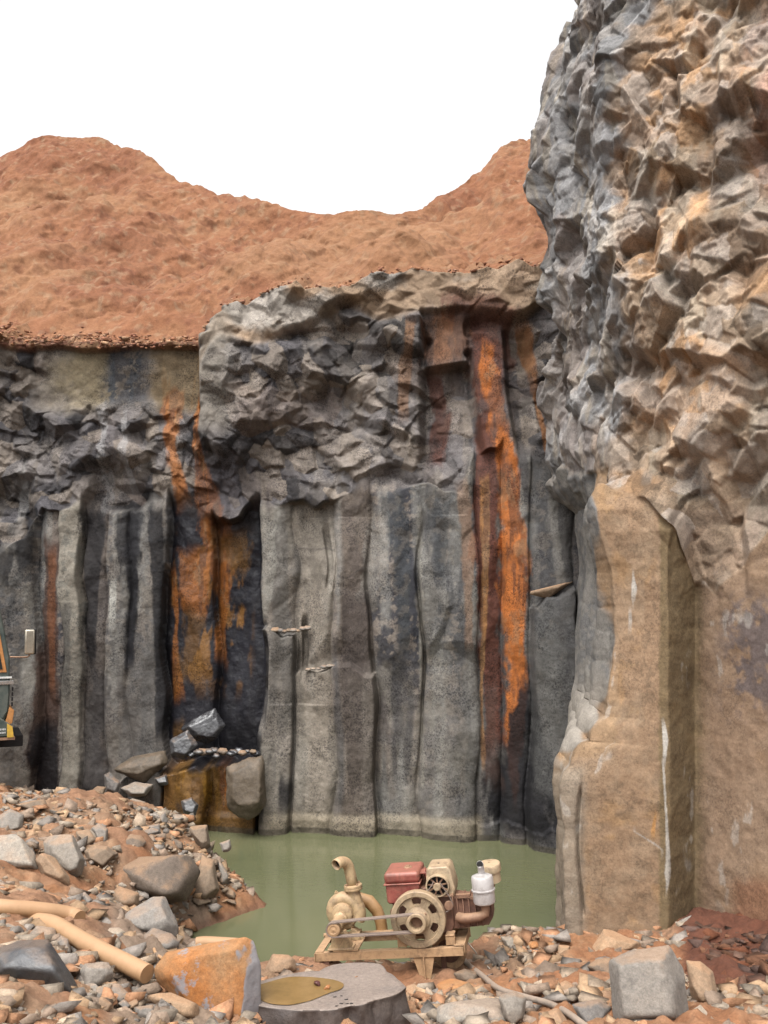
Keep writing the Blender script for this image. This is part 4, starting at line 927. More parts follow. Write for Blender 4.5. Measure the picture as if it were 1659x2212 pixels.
for i in range(9):
    x = 1300 + i * 22; y = 629 - i * 1.5 + rn.uniform(-4, 3); s = rn.uniform(9, 26)
    o = hero('rock', 'small brown stone lying on the narrow ledge of the cliff column', 'rock', rn.choice(['brown', 'grey']), fD, [(x - s, y), (x - s * .4, y - s * .9), (x + s * .7, y - s * .8), (x + s, y), (x, y + 5)], Y=14.66, dep=.9, sub=3, group='stones on the column ledge')
for i in range(6):
    x = 1480 + i * 26; y = 808 - i * 3 + rn.uniform(-3, 3); s = rn.uniform(12, 24)
    hero('rock', 'small stone on the broken ledge of the wide middle column', 'rock', 'grey', fD, [(x - s, y), (x - s * .4, y - s * .7), (x + s * .7, y - s * .6), (x + s, y), (x, y + 5)], Y=14.5, dep=.9, sub=3, group='stones on the middle column ledge')
hero('slab', 'thin pointed tan slab jutting from the ledge of the column at right', 'slab', 'tan', lambda a, b: (a, b), [(1144, 1293), (1146, 1284), (1180, 1274), (1238, 1255), (1215, 1272), (1185, 1284)], Y=13.6, dep=.35, sub=4, chips=0)

# ------------------------------------------------------------------ scattered rubble
protos = []
for k in range(12):
    rg = random.Random(900 + k)
    a, b2, c3 = 1, rg.uniform(.6, .95), rg.uniform(.35, .7)
    pts = [Vector((rg.uniform(-1, 1) * a, rg.uniform(-1, 1) * b2, rg.uniform(-1, 1) * c3)) for _ in range(10)]
    protos.append({}); protos[-1]['pts'] = pts
def proto(k, mt, sub):
    key = (mt, sub)
    if protos[k].get(key) is None: protos[k][key] = rock_mesh('rock', protos[k]['pts'], sub, RM[mt], 700 + k, 80, .03, 1)[0]
    return protos[k][key]
ZN = [ # u0,u1,v0,v1,count,smin,smax,mats,label,group
 (0, 420, 1720, 1860, 55, 7, 22, 'grey brown tan tan', 'small stone half bedded in the red soil of the spit', 'stones on the spit'),
 (160, 420, 1860, 2060, 70, 8, 24, 'grey pale tan pale', 'small pale stone in the gully between the pipes and the pool', 'stones in the gully'),
 (0, 340, 1930, 2212, 45, 9, 26, 'tan grey pale brown', 'small dusty stone around the pipes at lower left', 'stones around the pipes'),
 (180, 440, 2130, 2212, 26, 12, 32, 'tan grey pale', 'stone in the rubble below the light wedge rock', 'stones along the bottom edge at left'),
 (880, 1330, 2040, 2212, 70, 9, 28, 'tan tan grey brown', 'small stone in the rubble around the grey hose', 'stones around the hose'),
 (1040, 1210, 1995, 2050, 16, 8, 18, 'tan ochre', 'soil clod on the shore right of the pump', 'clods on the shore'),
 (430, 570, 1860, 1955, 26, 8, 22, 'brown brown tan', 'little brown stone at the waterside tip of the spit', 'stones at the tip of the spit'),
 (1450, 1659, 2120, 2212, 14, 10, 26, 'tan brown', 'stone at the foot of the dark red mud slope', 'stones by the red mud'),
]
rg = random.Random(77)
for (u0, u1, v0, v1, cnt, s0, s1, mats, lab, grp) in ZN:
    ml = mats.split(); n_ = 0
    for _ in range(cnt * 3):
        if n_ >= cnt: break
        u, v = rg.uniform(u0, u1), rg.uniform(v0, v1)
        Y = hit(u, v)
        if not Y: continue
        p = at(u, v, Y)
        if ground_z(np.array([p.x]), np.array([p.y]))[0] < .02: continue
        s = (s0 + (s1 - s0) * rg.random() ** 1.8) * Y / F * 1.15
        o = link(D.objects.new('rock' if 'clod' not in lab else 'soil_clod', proto(rg.randrange(12), rg.choice(ml), 4)))
        o.location = (p.x, p.y, p.z + s * .15); o.scale = (s, s * rg.uniform(.8, 1.1), s * rg.uniform(.8, 1.2)); o.rotation_euler = (rg.uniform(-.5, .5), rg.uniform(-.5, .5), rg.uniform(0, 6.3))
        tag(o, lab, 'clod' if 'clod' in lab else 'rock', grp); n_ += 1
# gravel: nobody could count it
HP = [(992, 2054), (1008, 2080), (1040, 2106), (1078, 2136), (1135, 2154), (1180, 2166), (1212, 2180), (1240, 2198), (1275, 2225)]
def nearhose(X, Y):
    r = np.zeros(X.shape, bool); q = [at(u, v, (hit(u, min(v + 6, 2225)) or 7) - .04) for u, v in HP]
    for a, b in zip(q, q[1:]):
        for t_ in np.linspace(0, 1, 6):
            p = a.lerp(b, t_); r |= (X - p.x) ** 2 + (Y - p.y + .03) ** 2 < .02
    return r
def gravel():
    rr_ = np.random.RandomState(3); vs_, fs_, cs_ = [], [], []; off = 0
    dirs, f = ICO[2]; sh = []
    for k in range(24):
        pts = [Vector(rr_.uniform(-1, 1, 3) * (1.1, .8, .5)) for _ in range(9)]
        bm = bmesh.new(); [bm.verts.new(p) for p in pts]
        r_ = bmesh.ops.convex_hull(bm, input=bm.verts); bmesh.ops.delete(bm, geom=[e for e in r_['geom_interior'] if isinstance(e, bmesh.types.BMVert)], context='VERTS')
        bmesh.ops.triangulate(bm, faces=bm.faces); bm.verts.index_update()
        sh.append((np.array([v.co[:] for v in bm.verts]), np.array([[v.index for v in q.verts] for q in bm.faces]))); bm.free()
    N = 16000
    X = rr_.uniform(-5.2, 4.6, N * 3); Y = rr_.uniform(4.6, 13.2, N * 3); Z = ground_z(X, Y); U, V = proj(X, Y, Z)
    den = fbm(X * 1.3, Y * 1.3, 0, 700, 3)
    ok = (Z > .0) & (U > -60) & (U < 1720) & (V < 2300) & (den > .25 + .35 * rr_.rand(N * 3)) & ~nearhose(X, Y) & ~((U > 555) & (U < 905) & (V > 2135))
    X, Y, Z, U, V = [a[ok][:N] for a in (X, Y, Z, U, V)]
    pal = np.array([(.29, .235, .18), (.35, .265, .19), (.38, .25, .15), (.38, .20, .11), (.26, .19, .14), (.25, .215, .185)])
    for i in range(len(X)):
        s = (.015 + .05 * rr_.rand() ** 2.5) if rr_.rand() > .16 else rr_.uniform(.05, .13); A, f = sh[rr_.randint(24)]; A = A * s
        a = rr_.rand() * 6.28; ca, sa = math.cos(a), math.sin(a); b = rr_.uniform(-.6, .6); cb, sb = math.cos(b), math.sin(b)
        A = A @ np.array([[ca, sa, 0], [-sa, ca, 0], [0, 0, 1]]) @ np.array([[1, 0, 0], [0, cb, sb], [0, -sb, cb]])
        vs_.append(A + (X[i], Y[i], Z[i] + s * .3)); fs_.append(f + off); off += len(A)
        cs_.append(np.tile(np.append(pal[rr_.randint(6)] * rr_.uniform(.6, 1.0), 0) * (1 if not (U[i] > 1490 and V[i] < 2140) else np.array((.42, .30, .28, 1))), (len(A), 1)))
    return vs_, fs_, cs_, off, sh
def stone_mass(name, label, vs_, fs_, cs_):
    v = np.concatenate(vs_); f2 = np.concatenate(fs_); c = np.concatenate(cs_)
    me = D.meshes.new(name); me.vertices.add(len(v)); me.vertices.foreach_set('co', v.reshape(-1).astype(np.float32))
    me.loops.add(f2.size); me.loops.foreach_set('vertex_index', f2.reshape(-1).astype(np.int32))
    me.polygons.add(len(f2)); me.polygons.foreach_set('loop_start', (np.arange(len(f2)) * 3).astype(np.int32)); me.polygons.foreach_set('loop_total', np.full(len(f2), 3, np.int32))
    me.update(calc_edges=True)
    a = me.color_attributes.new('Col', 'FLOAT_COLOR', 'POINT'); a.data.foreach_set('color', c.reshape(-1).astype(np.float32)); me.materials.append(M_GROUND)
    tag(link(D.objects.new(name, me)), label, 'gravel', kind='stuff')
vs_, fs_, cs_, _o, SH = gravel()
stone_mass('gravel', 'loose gravel and stone chips over the red soil', vs_, fs_, cs_)
def crumbs():
    rr_ = np.random.RandomState(8); vs_, fs_, cs_ = [], [], []; off = 0
    pal = np.array([(.34, .155, .085), (.36, .18, .10), (.38, .23, .14), (.28, .16, .11), (.26, .12, .075)])
    for i in range(2400):
        j = rr_.randint(len(FTOP[0])); x = FTOP[0][j]; b = abs(rr_.normal()) * .35
        left = x < -2.7
        if not left and rr_.rand() < .8: continue
        s = rr_.uniform(.012, .05) * (1 if rr_.rand() < .9 else 1.8)
        y = FTOP[1][j] - .05 + b; z = FTOP[2][j] + .01 + max(0, b - .15) * .5 + (rr_.uniform(-.12, .03) if left and b < .12 else 0)
        if left and b < .12: y -= .10 + .05 * rr_.rand()
        A, f = SH[rr_.randint(24)]; A = A * s; a = rr_.rand() * 6.28; ca, sa = math.cos(a), math.sin(a)
        A = A @ np.array([[ca, sa, 0], [-sa, ca, 0], [0, 0, 1]])
        vs_.append(A + (x, y, z)); fs_.append(f + off); off += len(A)
        cs_.append(np.tile(np.append(pal[rr_.randint(5)] * rr_.uniform(.6, 1.05), 0), (len(A), 1)))
    stone_mass('rubble_edge', 'crumbled red and tan rubble along the top edge of the cliff', vs_, fs_, cs_)
crumbs()

# ------------------------------------------------------------------ mesh builder for made things
class MB:
    def __init__(s): s.bm = bmesh.new()
    def box(s, c, d, rot=(0, 0, 0)):
        from mathutils import Euler
        M = Matrix.Translation(c) @ Euler(rot).to_matrix().to_4x4() @ Matrix.Diagonal((*d, 1))
        bmesh.ops.create_cube(s.bm, size=1, matrix=M); return s
    def prism(s, pts, axis, a, b):
        """polygon pts in the plane across axis, from a to b"""
        def P(p, t): return {'x': (t, p[0], p[1]), 'y': (p[0], t, p[1]), 'z': (p[0], p[1], t)}[axis]
        va = [s.bm.verts.new(P(p, a)) for p in pts]; vb = [s.bm.verts.new(P(p, b)) for p in pts]
        n = len(pts); s.bm.faces.new(va); s.bm.faces.new(vb[::-1])
        for i in range(n): s.bm.faces.new((va[i], vb[i], vb[(i + 1) % n], va[(i + 1) % n]))
        return s
    def tube(s, path, r, n=20, caps=True):
        path = [Vector(p) for p in path]; rs = r if isinstance(r, (list, tuple)) else [r] * len(path)
        rings = []; up = None
        for i, p in enumerate(path):
            a = path[max(i - 1, 0)]; b = path[min(i + 1, len(path) - 1)]; d = (b - a).normalized()
            if up is None: up = d.orthogonal().normalized()
            up = (up - d * up.dot(d)).normalized(); sd = d.cross(up)
            rings.append([s.bm.verts.new(p + (up * math.cos(k * 6.28318 / n) + sd * math.sin(k * 6.28318 / n)) * rs[i]) for k in range(n)])
        for A, B in zip(rings, rings[1:]):
            for k in range(n): s.bm.faces.new((A[k], A[(k + 1) % n], B[(k + 1) % n], B[k]))
        if caps: s.bm.faces.new(rings[0][::-1]); s.bm.faces.new(rings[-1])
        return s
    def lathe(s, prof, o, ax, n=40, closed=False):
        """prof: (r, t) along axis ax from o"""
        o = Vector(o); ax = Vector(ax).normalized(); u = ax.orthogonal().normalized(); w_ = ax.cross(u)
        rings = [[s.bm.verts.new(o + ax * t + (u * math.cos(k * 6.28318 / n) + w_ * math.sin(k * 6.28318 / n)) * max(r, 1e-4)) for k in range(n)] for r, t in prof]
        prs = list(zip(rings, rings[1:])) + ([(rings[-1], rings[0])] if closed else [])
        for A, B in prs:
            for k in range(n): s.bm.faces.new((A[k], A[(k + 1) % n], B[(k + 1) % n], B[k]))
        if not closed: s.bm.faces.new(rings[0][::-1]); s.bm.faces.new(rings[-1])
        return s
    def build(s, name, mat, parent=None, bev=0, smooth=True):
        bmesh.ops.recalc_face_normals(s.bm, faces=s.bm.faces)
        me = D.meshes.new(name); s.bm.to_mesh(me); s.bm.free(); me.materials.append(mat)
        o = link(D.objects.new(name, me), parent)
        if bev:
            m = o.modifiers.new('bevel', 'BEVEL'); m.width = bev; m.segments = 2; m.limit_method = 'ANGLE'; m.angle_limit = R(40)
        if smooth:
            me.polygons.foreach_set('use_smooth', np.ones(len(me.polygons), bool))
            me.set_sharp_from_angle(angle=R(38)) if hasattr(me, 'set_sharp_from_angle') else None
        return o
def arc(c, r, a0, a1, n, pl_='xz', y=0):
    out = []
    for i in range(n + 1):
        a = a0 + (a1 - a0) * i / n; p = r * math.cos(a), r * math.sin(a)
        out.append((c[0] + p[0], c[1], c[2] + p[1]) if pl_ == 'xz' else ((c[0], c[1] + p[0], c[2] + p[1]) if pl_ == 'yz' else (c[0] + p[0], c[1] + p[1], c[2])))
    return out

# ------------------------------------------------------------------ pump set
def pump_set():
    o0 = at(679, 2061, 8.72)
    root = empty('pump_set', o0, (R(0), R(-5.8), R(-10)))
    tag(root, 'dusty diesel engine driving a cream water pump on a steel frame at the pool edge', 'pump')
    fr = PM['frame']
    L = 1.27; W = .46
    m = MB()
    m.box((L / 2, .02, -.035), (L, .008, .07)); m.box((L / 2, .045, -.004), (L, .05, .008))           # front angle iron
    m.box((L / 2 + .02, W, .03 - .05), (L, .008, .09)); m.box((L / 2 + .02, W - .03, .022), (L, .05, .008))
    m.box((.035, W / 2 + .01, .004), (.07, W - .03, .009)); m.box((.0, W / 2, -.03), (.008, W, .06))
    m.box((L - .035, W / 2 + .01, .01), (.09, W - .03, .009)); m.box((L + .012, W / 2, -.01), (.008, W, .07))
    m.build('base_frame', fr, root, .002)
    MB().box((.27, W / 2, .012), (.22, W - .02, .012)).build('base_plate', fr, root, .002)
    MB().tube([(-.02, W - .02, .01), (.10, W - .02, .01)], .018, 14).build('lug', fr, root)
    # legs
    m = MB(); m.prism([(.84, -.072), (1.02, -.072), (.945, -.36), (.915, -.36)], 'y', .028, .036); m.box((.93, .014, -.21), (.010, .03, .28))
    m.build('leg', fr, root, .002)
    MB().lathe([(.022, 0), (.026, .006), (.026, .05), (.012, .052), (.012, .02)], (.925, -.02, -.385), (0, 1, 0), 20).build('axle_stub', fr, root)
    MB().box((.09, .06, -.14), (.05, .07, .16)).build('leg', PM['block'], root, .003)
    MB().box((1.06, .26, -.16), (.04, .04, .2)).build('leg', PM['block'], root, .003)
    w_ = MB().lathe([(.10, -.02), (.125, -.03), (.15, -.03), (.155, 0), (.15, .03), (.125, .03), (.10, .02)], (1.1, .36, -.14), (.15, 1, 0), 40, closed=True).build('wheel', fr, root)
    MB().lathe([(.11, -.006), (.11, .006)], (1.1, .36, -.14), (.15, 1, 0), 32).build('wheel_disc', PM['block'], w_)
    # engine mounts
    for x in (.755, 1.165):
        m = MB(); m.box((x, .05, .05), (.075, .008, .08)); m.box((x - .034, .075, .045), (.008, .06, .075)); m.box((x + .034, .075, .045), (.008, .06, .075)); m.box((x, .1, .088), (.075, .12, .008)); m.build('engine_mount', fr, root, .002)
    # crankcase
    c = PM['block']
    m = MB(); m.prism([(.72, .07), (1.17, .07), (1.2, .14), (1.2, .40), (1.13, .45), (.80, .46), (.70, .38), (.70, .18)], 'y', .15, .44)
    m.box((1.0, .30, .08), (.3, .24, .06)); m.build('crankcase', c, root, .012)
    m = MB(); m.prism([(1.19, .10), (1.49, .12), (1.53, .18), (1.53, .30), (1.19, .37)], 'y', .17, .38)
    for i in range(5): m.box((1.24 + i * .05, .275, .235), (.012, .25, .24))
    m.build('cylinder_head', c, root, .006)
    m = MB(); m.box((1.17, .13, .39), (.10, .05, .012)); m.box((1.21, .13, .35), (.012, .05, .10)); m.box((1.33, .15, .36), (.17, .012, .012)); m.box((1.30, .15, .385), (.12, .03, .012)); m.build('bracket', PM['rust'], root, .002)
    MB().tube([(1.24, .15, .20), (1.30, .11, .20), (1.36, .10, .205), (1.43, .10, .215), (1.475, .105, .235), (1.48, .11, .27), (1.48, .11, .305)], [.042, .042, .04, .038, .038, .036, .036], 20).build('exhaust_elbow', PM['rust'], root)
    # muffler
    mo = (1.478, .11, .30)
    mf = MB().lathe([(.03, 0), (.055, .004), (.088, .022), (.092, .035), (.092, .12), (.099, .122), (.1, .128), (.099, .134), (.092, .136), (.092, .225), (.086, .240), (.05, .256), (.028, .262)], mo, (0, 0, 1), 40).build('muffler', PM['silver'], root)
    p = [(1.478, .11, .55), (1.478, .11, .585), (1.478, .105, .615), (1.478, .085, .64), (1.478, .06, .65)]
    MB().tube(p, .028, 20, caps=True).build('exhaust_tip', PM['silver'], mf)
    MB().lathe([(.0265, 0), (.0265, .004)], (1.478, .058, .65), (0, -1, .1), 20).build('exhaust_mouth', PM['black'], mf)
    # air cleaner behind
    ac = MB().lathe([(.07, 0), (.085, .004), (.085, .09), (.097, .094), (.099, .10), (.099, .145), (.094, .156), (.02, .162), (.012, .162), (.01, .175)], (1.535, .30, .44), (-.03, -.12, 1), 40).build('air_cleaner', PM['beige'], root)
    MB().tube([(1.535, .30, .44), (1.52, .32, .38), (1.46, .33, .33), (1.4, .33, .30)], .035, 16).build('intake_pipe', PM['rust'], ac)
    # fuel tank
    def rbox(x0, x1, y0, y1, z0, z1, r, slope=0): 
        m_ = MB(); m_.box(((x0 + x1) / 2, (y0 + y1) / 2, (z0 + z1) / 2), (x1 - x0, y1 - y0, z1 - z0)); return m_
    tz = -.095
    tk = rbox(.64, .945, .10, .46, .605, .70, .03).build('fuel_tank', PM['red'], root, .03)
    tk.modifiers['bevel'].segments = 4
    MB().box((.792, .28, .603), (.318, .372, .012)).build('tank_seam', PM['red'], tk, .004)
    tb = MB(); tb.prism([(.648, .60), (.938, .60), (.938, .545), (.86, .515), (.80, .49), (.76, .46), (.73, .44), (.665, .44), (.648, .46)], 'y', .11, .45); tb.build('tank_bottom', PM['red'], tk, .012)
    MB().lathe([(.038, 0), (.036, .006), (.02, .010), (.02, .018), (.001, .02)], (.83, .26, .70), (0, 0, 1), 24).build('fuel_cap', PM['rust'], tk)
    m = MB(); m.box((.985, .24, .57), (.09, .13, .012)); m.box((1.0, .17, .50), (.012, .012, .15)); m.box((.96, .34, .5), (.012, .012, .15)); m.box((1.0, .15, .61), (.006, .006, .05)); m.build('tank_bracket', PM['red'], root, .002)
    for q_ in (tk,): q_.location.z += tz
    # fuel filter
    m = MB().lathe([(.012, 0), (.03, .012), (.032, .10), (.024, .115), (.024, .125), (.036, .135), (.036, .165), (.03, .18), (.012, .185), (.012, .235), (.03, .24), (.03, .26)], (.695, .16, .11), (0, 0, 1), 24).build('fuel_filter', PM['block'], root)
    MB().tube([(.695, .16, .32), (.74, .17, .28), (.76, .2, .25)], .008, 10).build('fuel_line', PM['block'], root)
    # alternator with cowl
    al = MB(); al.prism([(1.0, .50), (1.22, .50), (1.235, .58), (1.205, .76), (1.185, .785), (1.03, .785), (1.005, .76), (.985, .58)], 'y', .15, .42); al = al.build('alternator_cowl', PM['beige'], root, .012)
    MB().lathe([(.009, 0), (.009, .003)], (1.10, .27, .785), (0, 0, 1), 14).build('cowl_hole', PM['black'], al)
    MB().lathe([(.100, 0), (.102, -.05), (.098, -.058), (.09, -.058), (.088, -.01), (.088, 0)], (1.095, .15, .625), (0, 1, 0), 40, closed=True).build('fan_ring', PM['beige'], al)
    MB().lathe([(.089, 0), (.089, .004)], (1.095, .144, .625), (0, 1, 0), 32).build('fan_back', PM['black'], al)
    m = MB()
    for k in range(9):
        a = k * 6.283 / 9 + .2
        m.box((1.095 + .055 * math.cos(a), .118, .625 + .055 * math.sin(a)), (.075, .012, .014), (0, -a, .0))
    m.build('fan_spokes', PM['rust'], al, .002)
    MB().lathe([(.006, -.034), (.014, -.036), (.032, -.034), (.032, -.026), (.024, -.02), (.032, -.012), (.032, 0), (.01, .02)], (1.095, .10, .625), (0, 1, 0), 28).build('alternator_pulley', PM['wheel'], al)
    al.location.z -= .115; al.scale.z = .9; al.location.z += .03
    ip = MB().lathe([(.008, -.03), (.036, -.028), (.036, -.02), (.026, -.014), (.036, -.008), (.036, 0), (.01, .05)], (1.175, .12, .315), (0, 1, 0), 28).build('idler_pulley', PM['rust'], root)
    MB().tube([(1.067, .082, .52), (1.05, .082, .49), (1.02, .085, .455), (.99, .085, .43)], .005, 8).build('fan_belt', PM['belt'], root)
    MB().tube([(1.126, .082, .507), (1.15, .09, .455), (1.19, .1, .385), (1.211, .10, .325), (1.20, .10, .285), (1.175, .10, .275), (1.14, .10, .26), (1.11, .1, .25)], .005, 8).build('fan_belt', PM['belt'], root)
    # flywheel
    fx, fy, fz, RR = .915, .045, .236, .232
    m = MB().lathe([(RR * .80, -.03), (RR * .82, -.036), (RR * .97, -.036), (RR, -.030), (RR, .034), (RR * .97, .038), (RR * .82, .038), (RR * .80, .03)], (fx, fy, fz), (0, 1, 0), 96, closed=True)
    fw = m.build('flywheel', PM['wheel'], root)
    # web with six slots
    m = MB(); n = 144; radii = [.22, .50, .525, .545, .57, .69, .715, .735, .76, .815]
    spans = {2: .72, 3: .9, 4: 1, 5: .96, 6: .88, 7: .68}
    def solid(i, j):
        if j not in spans: return True
        a = ((i + .5) * 360 / n - 30) % 60; a = min(a, 60 - a)
        return a > 16 * spans[j]
    vt = {}
    def V_(i, j, s):
        k = (i % n, j, s)
        if k not in vt:
            a = (i % n) * 6.28318 / n; r = radii[j] * RR
            vt[k] = m.bm.verts.new((fx + r * math.cos(a), fy - .012 + s * .024, fz + r * math.sin(a)))
        return vt[k]
    for i in range(n):
        for j in range(len(radii) - 1):
            if not solid(i, j): continue
            m.bm.faces.new((V_(i, j, 0), V_(i + 1, j, 0), V_(i + 1, j + 1, 0), V_(i, j + 1, 0))); m.bm.faces.new((V_(i, j, 1), V_(i, j + 1, 1), V_(i + 1, j + 1, 1), V_(i + 1, j, 1)))
            if not solid(i - 1, j): m.bm.faces.new((V_(i, j, 0), V_(i, j + 1, 0), V_(i, j + 1, 1), V_(i, j, 1)))
            if not solid(i + 1, j): m.bm.faces.new((V_(i + 1, j, 0), V_(i + 1, j, 1), V_(i + 1, j + 1, 1), V_(i + 1, j + 1, 0)))
            for jj, e in ((j - 1, j), (j + 1, j + 1)):
                if 0 <= jj < len(radii) - 1 and not solid(i, jj): m.bm.faces.new((V_(i, e, 0), V_(i, e, 1), V_(i + 1, e, 1), V_(i + 1, e, 0)))
    m.build('wheel_web', PM['wheel'], fw)
    MB().lathe([(.09, .0), (.10, -.006), (.10, -.018), (.085, -.024), (.07, -.03), (.065, -.03)], (fx, fy - .01, fz), (0, 1, 0), 48).build('hub', PM['wheel'], fw)
    m = MB()
    for k in range(3):
        a = .6 + k * 2.094; m.lathe([(.012, 0), (.012, -.012), (.006, -.016)], (fx + .082 * math.cos(a), fy - .03, fz + .082 * math.sin(a)), (0, 1, 0), 6)
    m.build('hub_bolt', PM['rust'], fw)
    dp = MB().lathe([(.052, -.13), (.058, -.142), (.076, -.142), (.082, -.136), (.082, -.12), (.066, -.11), (.066, -.10), (.080, -.09), (.080, -.075), (.066, -.066), (.066, -.058), (.08, -.05), (.08, -.03), (.05, -.03), (.05, -.06)], (fx, fy, fz), (0, 1, 0), 48, closed=True)
    dp.build('drive_pulley', PM['wheel'], root)
    MB().lathe([(.051, 0), (.051, .004)], (fx, fy - .06, fz), (0, 1, 0), 32).build('pulley_bore', PM['rust'], root)
    # pump
    px, pz = .225, .245
    m = MB()
    # volute: spiral of growing radius swept round
    n = 72; prev = None; rings = []
    for k in range(n + 1):
        a = R(-60) - k / n * R(330); rt = .045 + .020 * k / n; rc = .105 + .022 * k / n
        cx, cz_ = px + rc * math.cos(a), pz + rc * math.sin(a); ring = []
        for q in range(16):
            b = q * 6.28318 / 16; ring.append(m.bm.verts.new((cx + rt * math.cos(b) * math.cos(a), .30 + rt * 1.0 * math.sin(b), cz_ + rt * math.cos(b) * math.sin(a))))
        rings.append(ring)
    for A, B in zip(rings, rings[1:]):
        for q in range(16): m.bm.faces.new((A[q], A[(q + 1) % 16], B[(q + 1) % 16], B[q]))
    m.bm.faces.new(rings[0]); m.bm.faces.new(rings[-1][::-1])
    m.lathe([(.12, -.035), (.13, -.02), (.13, .02), (.12, .035)], (px, .30, pz), (0, 1, 0), 40)
    m.tube([(px + .118, .30, pz - .04), (px + .112, .30, pz + .05), (px + .10, .30, pz + .14), (px + .095, .30, pz + .185)], [.052, .06, .055, .05], 24)
    pu = m.build('pump_casing', PM['cream'], root)
    MB().lathe([(.095, 0), (.10, -.012), (.088, -.05), (.06, -.06)], (px - .01, .27, pz), (0, 1, 0), 36).build('casing_cover', PM['cream'], pu)
    MB().lathe([(.02, 0), (.02, .008), (.01, .008), (.01, .02)], (px - .06, .30, pz + .165), (-.2, 0, 1), 6).build('plug', PM['cream'], pu)
    # bearing housing towards the camera
    m = MB().lathe([(.055, .21), (.062, .20), (.062, .165), (.048, .15), (.05, .10), (.056, .04), (.056, -.01), (.03, -.012)], (px - .02, 0.02, pz - .03), (0, 1, 0), 32)
    m.build('bearing_housing', PM['cream'], pu, .002)
    m = MB(); m.prism([(px - .09, .02), (px + .10, .02), (px + .045, .16), (px - .06, .16)], 'y', .03, .11); m.box((px, .07, .024), (.22, .13, .014)); m.box((px + .09, .30, .05), (.07, .12, .06)); m.build('pump_foot', PM['cream'], pu, .004)
    MB().prism([(px + .02, .02), (px + .15, .02), (px + .10, .09), (px + .05, .12)], 'y', .26, .34).build('pump_foot', PM['cream'], pu, .004)
    MB().lathe([(.004, -.03), (.012, -.026), (.03, -.026), (.034, -.03), (.050, -.03), (.056, -.026), (.056, .028), (.05, .032)], (px - .02, -.055, pz - .03), (0, 1, 0), 40).build('pump_pulley', PM['frame'], root)
    # discharge
    fl = MB().lathe([(.05, 0), (.078, .0), (.08, .003), (.08, .018), (.076, .02), (.076, .024), (.08, .026), (.08, .042), (.076, .045), (.05, .046)], (px + .095, .30, pz + .185), (-.02, 0, 1), 40).build('flange', PM['cream'], root)
    m = MB()
    for k in range(4):
        a = .8 + k * 1.571; m.lathe([(.010, 0), (.010, .010), (.005, .014)], (px + .095 + .065 * math.cos(a), .30 + .065 * math.sin(a), pz + .232), (0, 0, 1), 6)
    m.build('flange_bolt', PM['rust'], fl)
    path = [Vector((px + .092, .30, pz + .22)), Vector((px + .085, .30, pz + .30)), Vector((px + .075, .295, pz + .36))]
    c0 = path[-1]
    for k in range(1, 9):
        a = k / 8 * R(100); path.append(c0 + Vector((-.055 * (1 - math.cos(a)), -.075 * (1 - math.cos(a)), .085 * math.sin(a))))
    path.append(path[-1] + Vector((-.02, -.035, -.008)))
    rs = [.050, .049] + [.048] * (len(path) - 2)
    el = MB(); el.tube(path, rs, 28, caps=False); ob = el.build('discharge_elbow', PM['cream'], root)
    sm = ob.modifiers.new('solid', 'SOLIDIFY'); sm.thickness = .006; sm.offset = -1
    dd_ = (path[-1] - path[-2]).normalized()
    MB().lathe([(.042, 0), (.042, .003)], path[-2] - dd_ * .01, dd_, 24).build('elbow_bore', PM['black'], ob)
    # suction bend behind
    sp = [(px + .02, .36, pz), (px + .03, .46, pz + .02), (px + .10, .50, pz + .045), (px + .18, .50, pz + .02), (px + .245, .50, pz - .06), (px + .27, .50, pz - .16), (px + .275, .5, pz - .27)]
    MB().tube(sp, [.06, .06, .06, .058, .055, .052, .052], 24).build('suction_bend', PM['amber'], root)
    # drive belts: from pump pulley to drive pulley
    y1, y2 = -.055, -.055
    A = Vector((px - .02, y1, pz - .03)); B = Vector((fx, y2, fz)); ra, rb = .058, .072
    dd_ = B - A; Ln = math.hypot(dd_.x, dd_.z); th = math.atan2(dd_.z, dd_.x); be = math.asin((rb - ra) / Ln)
    for yo in (-.022, .012):
        path = []
        for k in range(25):
            a = th + R(90) + be + k / 24 * (R(180) - 2 * be); path.append((A.x + ra * math.cos(a), A.y + yo, A.z + ra * math.sin(a)))
        for k in range(25):
            a = th - R(90) - be + k / 24 * (R(180) + 2 * be); path.append((B.x + rb * math.cos(a), B.y + yo, B.z + rb * math.sin(a)))
        m = MB(); ring = []
        cx = [Vector(p) for p in path]
        n = len(cx); hw, hh = .013, .005
        for i in range(n):
            t_ = (cx[(i + 1) % n] - cx[i - 1]).normalized(); nr = Vector((-t_.z, 0, t_.x))
            ring.append([m.bm.verts.new(cx[i] + Vector((0, a * hw, 0)) + nr * b * hh) for a, b in ((-1, -1), (1, -1), (1, 1), (-1, 1))])
        for i in range(n):
            P1, P2 = ring[i], ring[(i + 1) % n]
            for q in range(4): m.bm.faces.new((P1[q], P1[(q + 1) % 4], P2[(q + 1) % 4], P2[q]))
        m.build('drive_belt', PM['belt'], root, smooth=False)
    return root
pump_set()

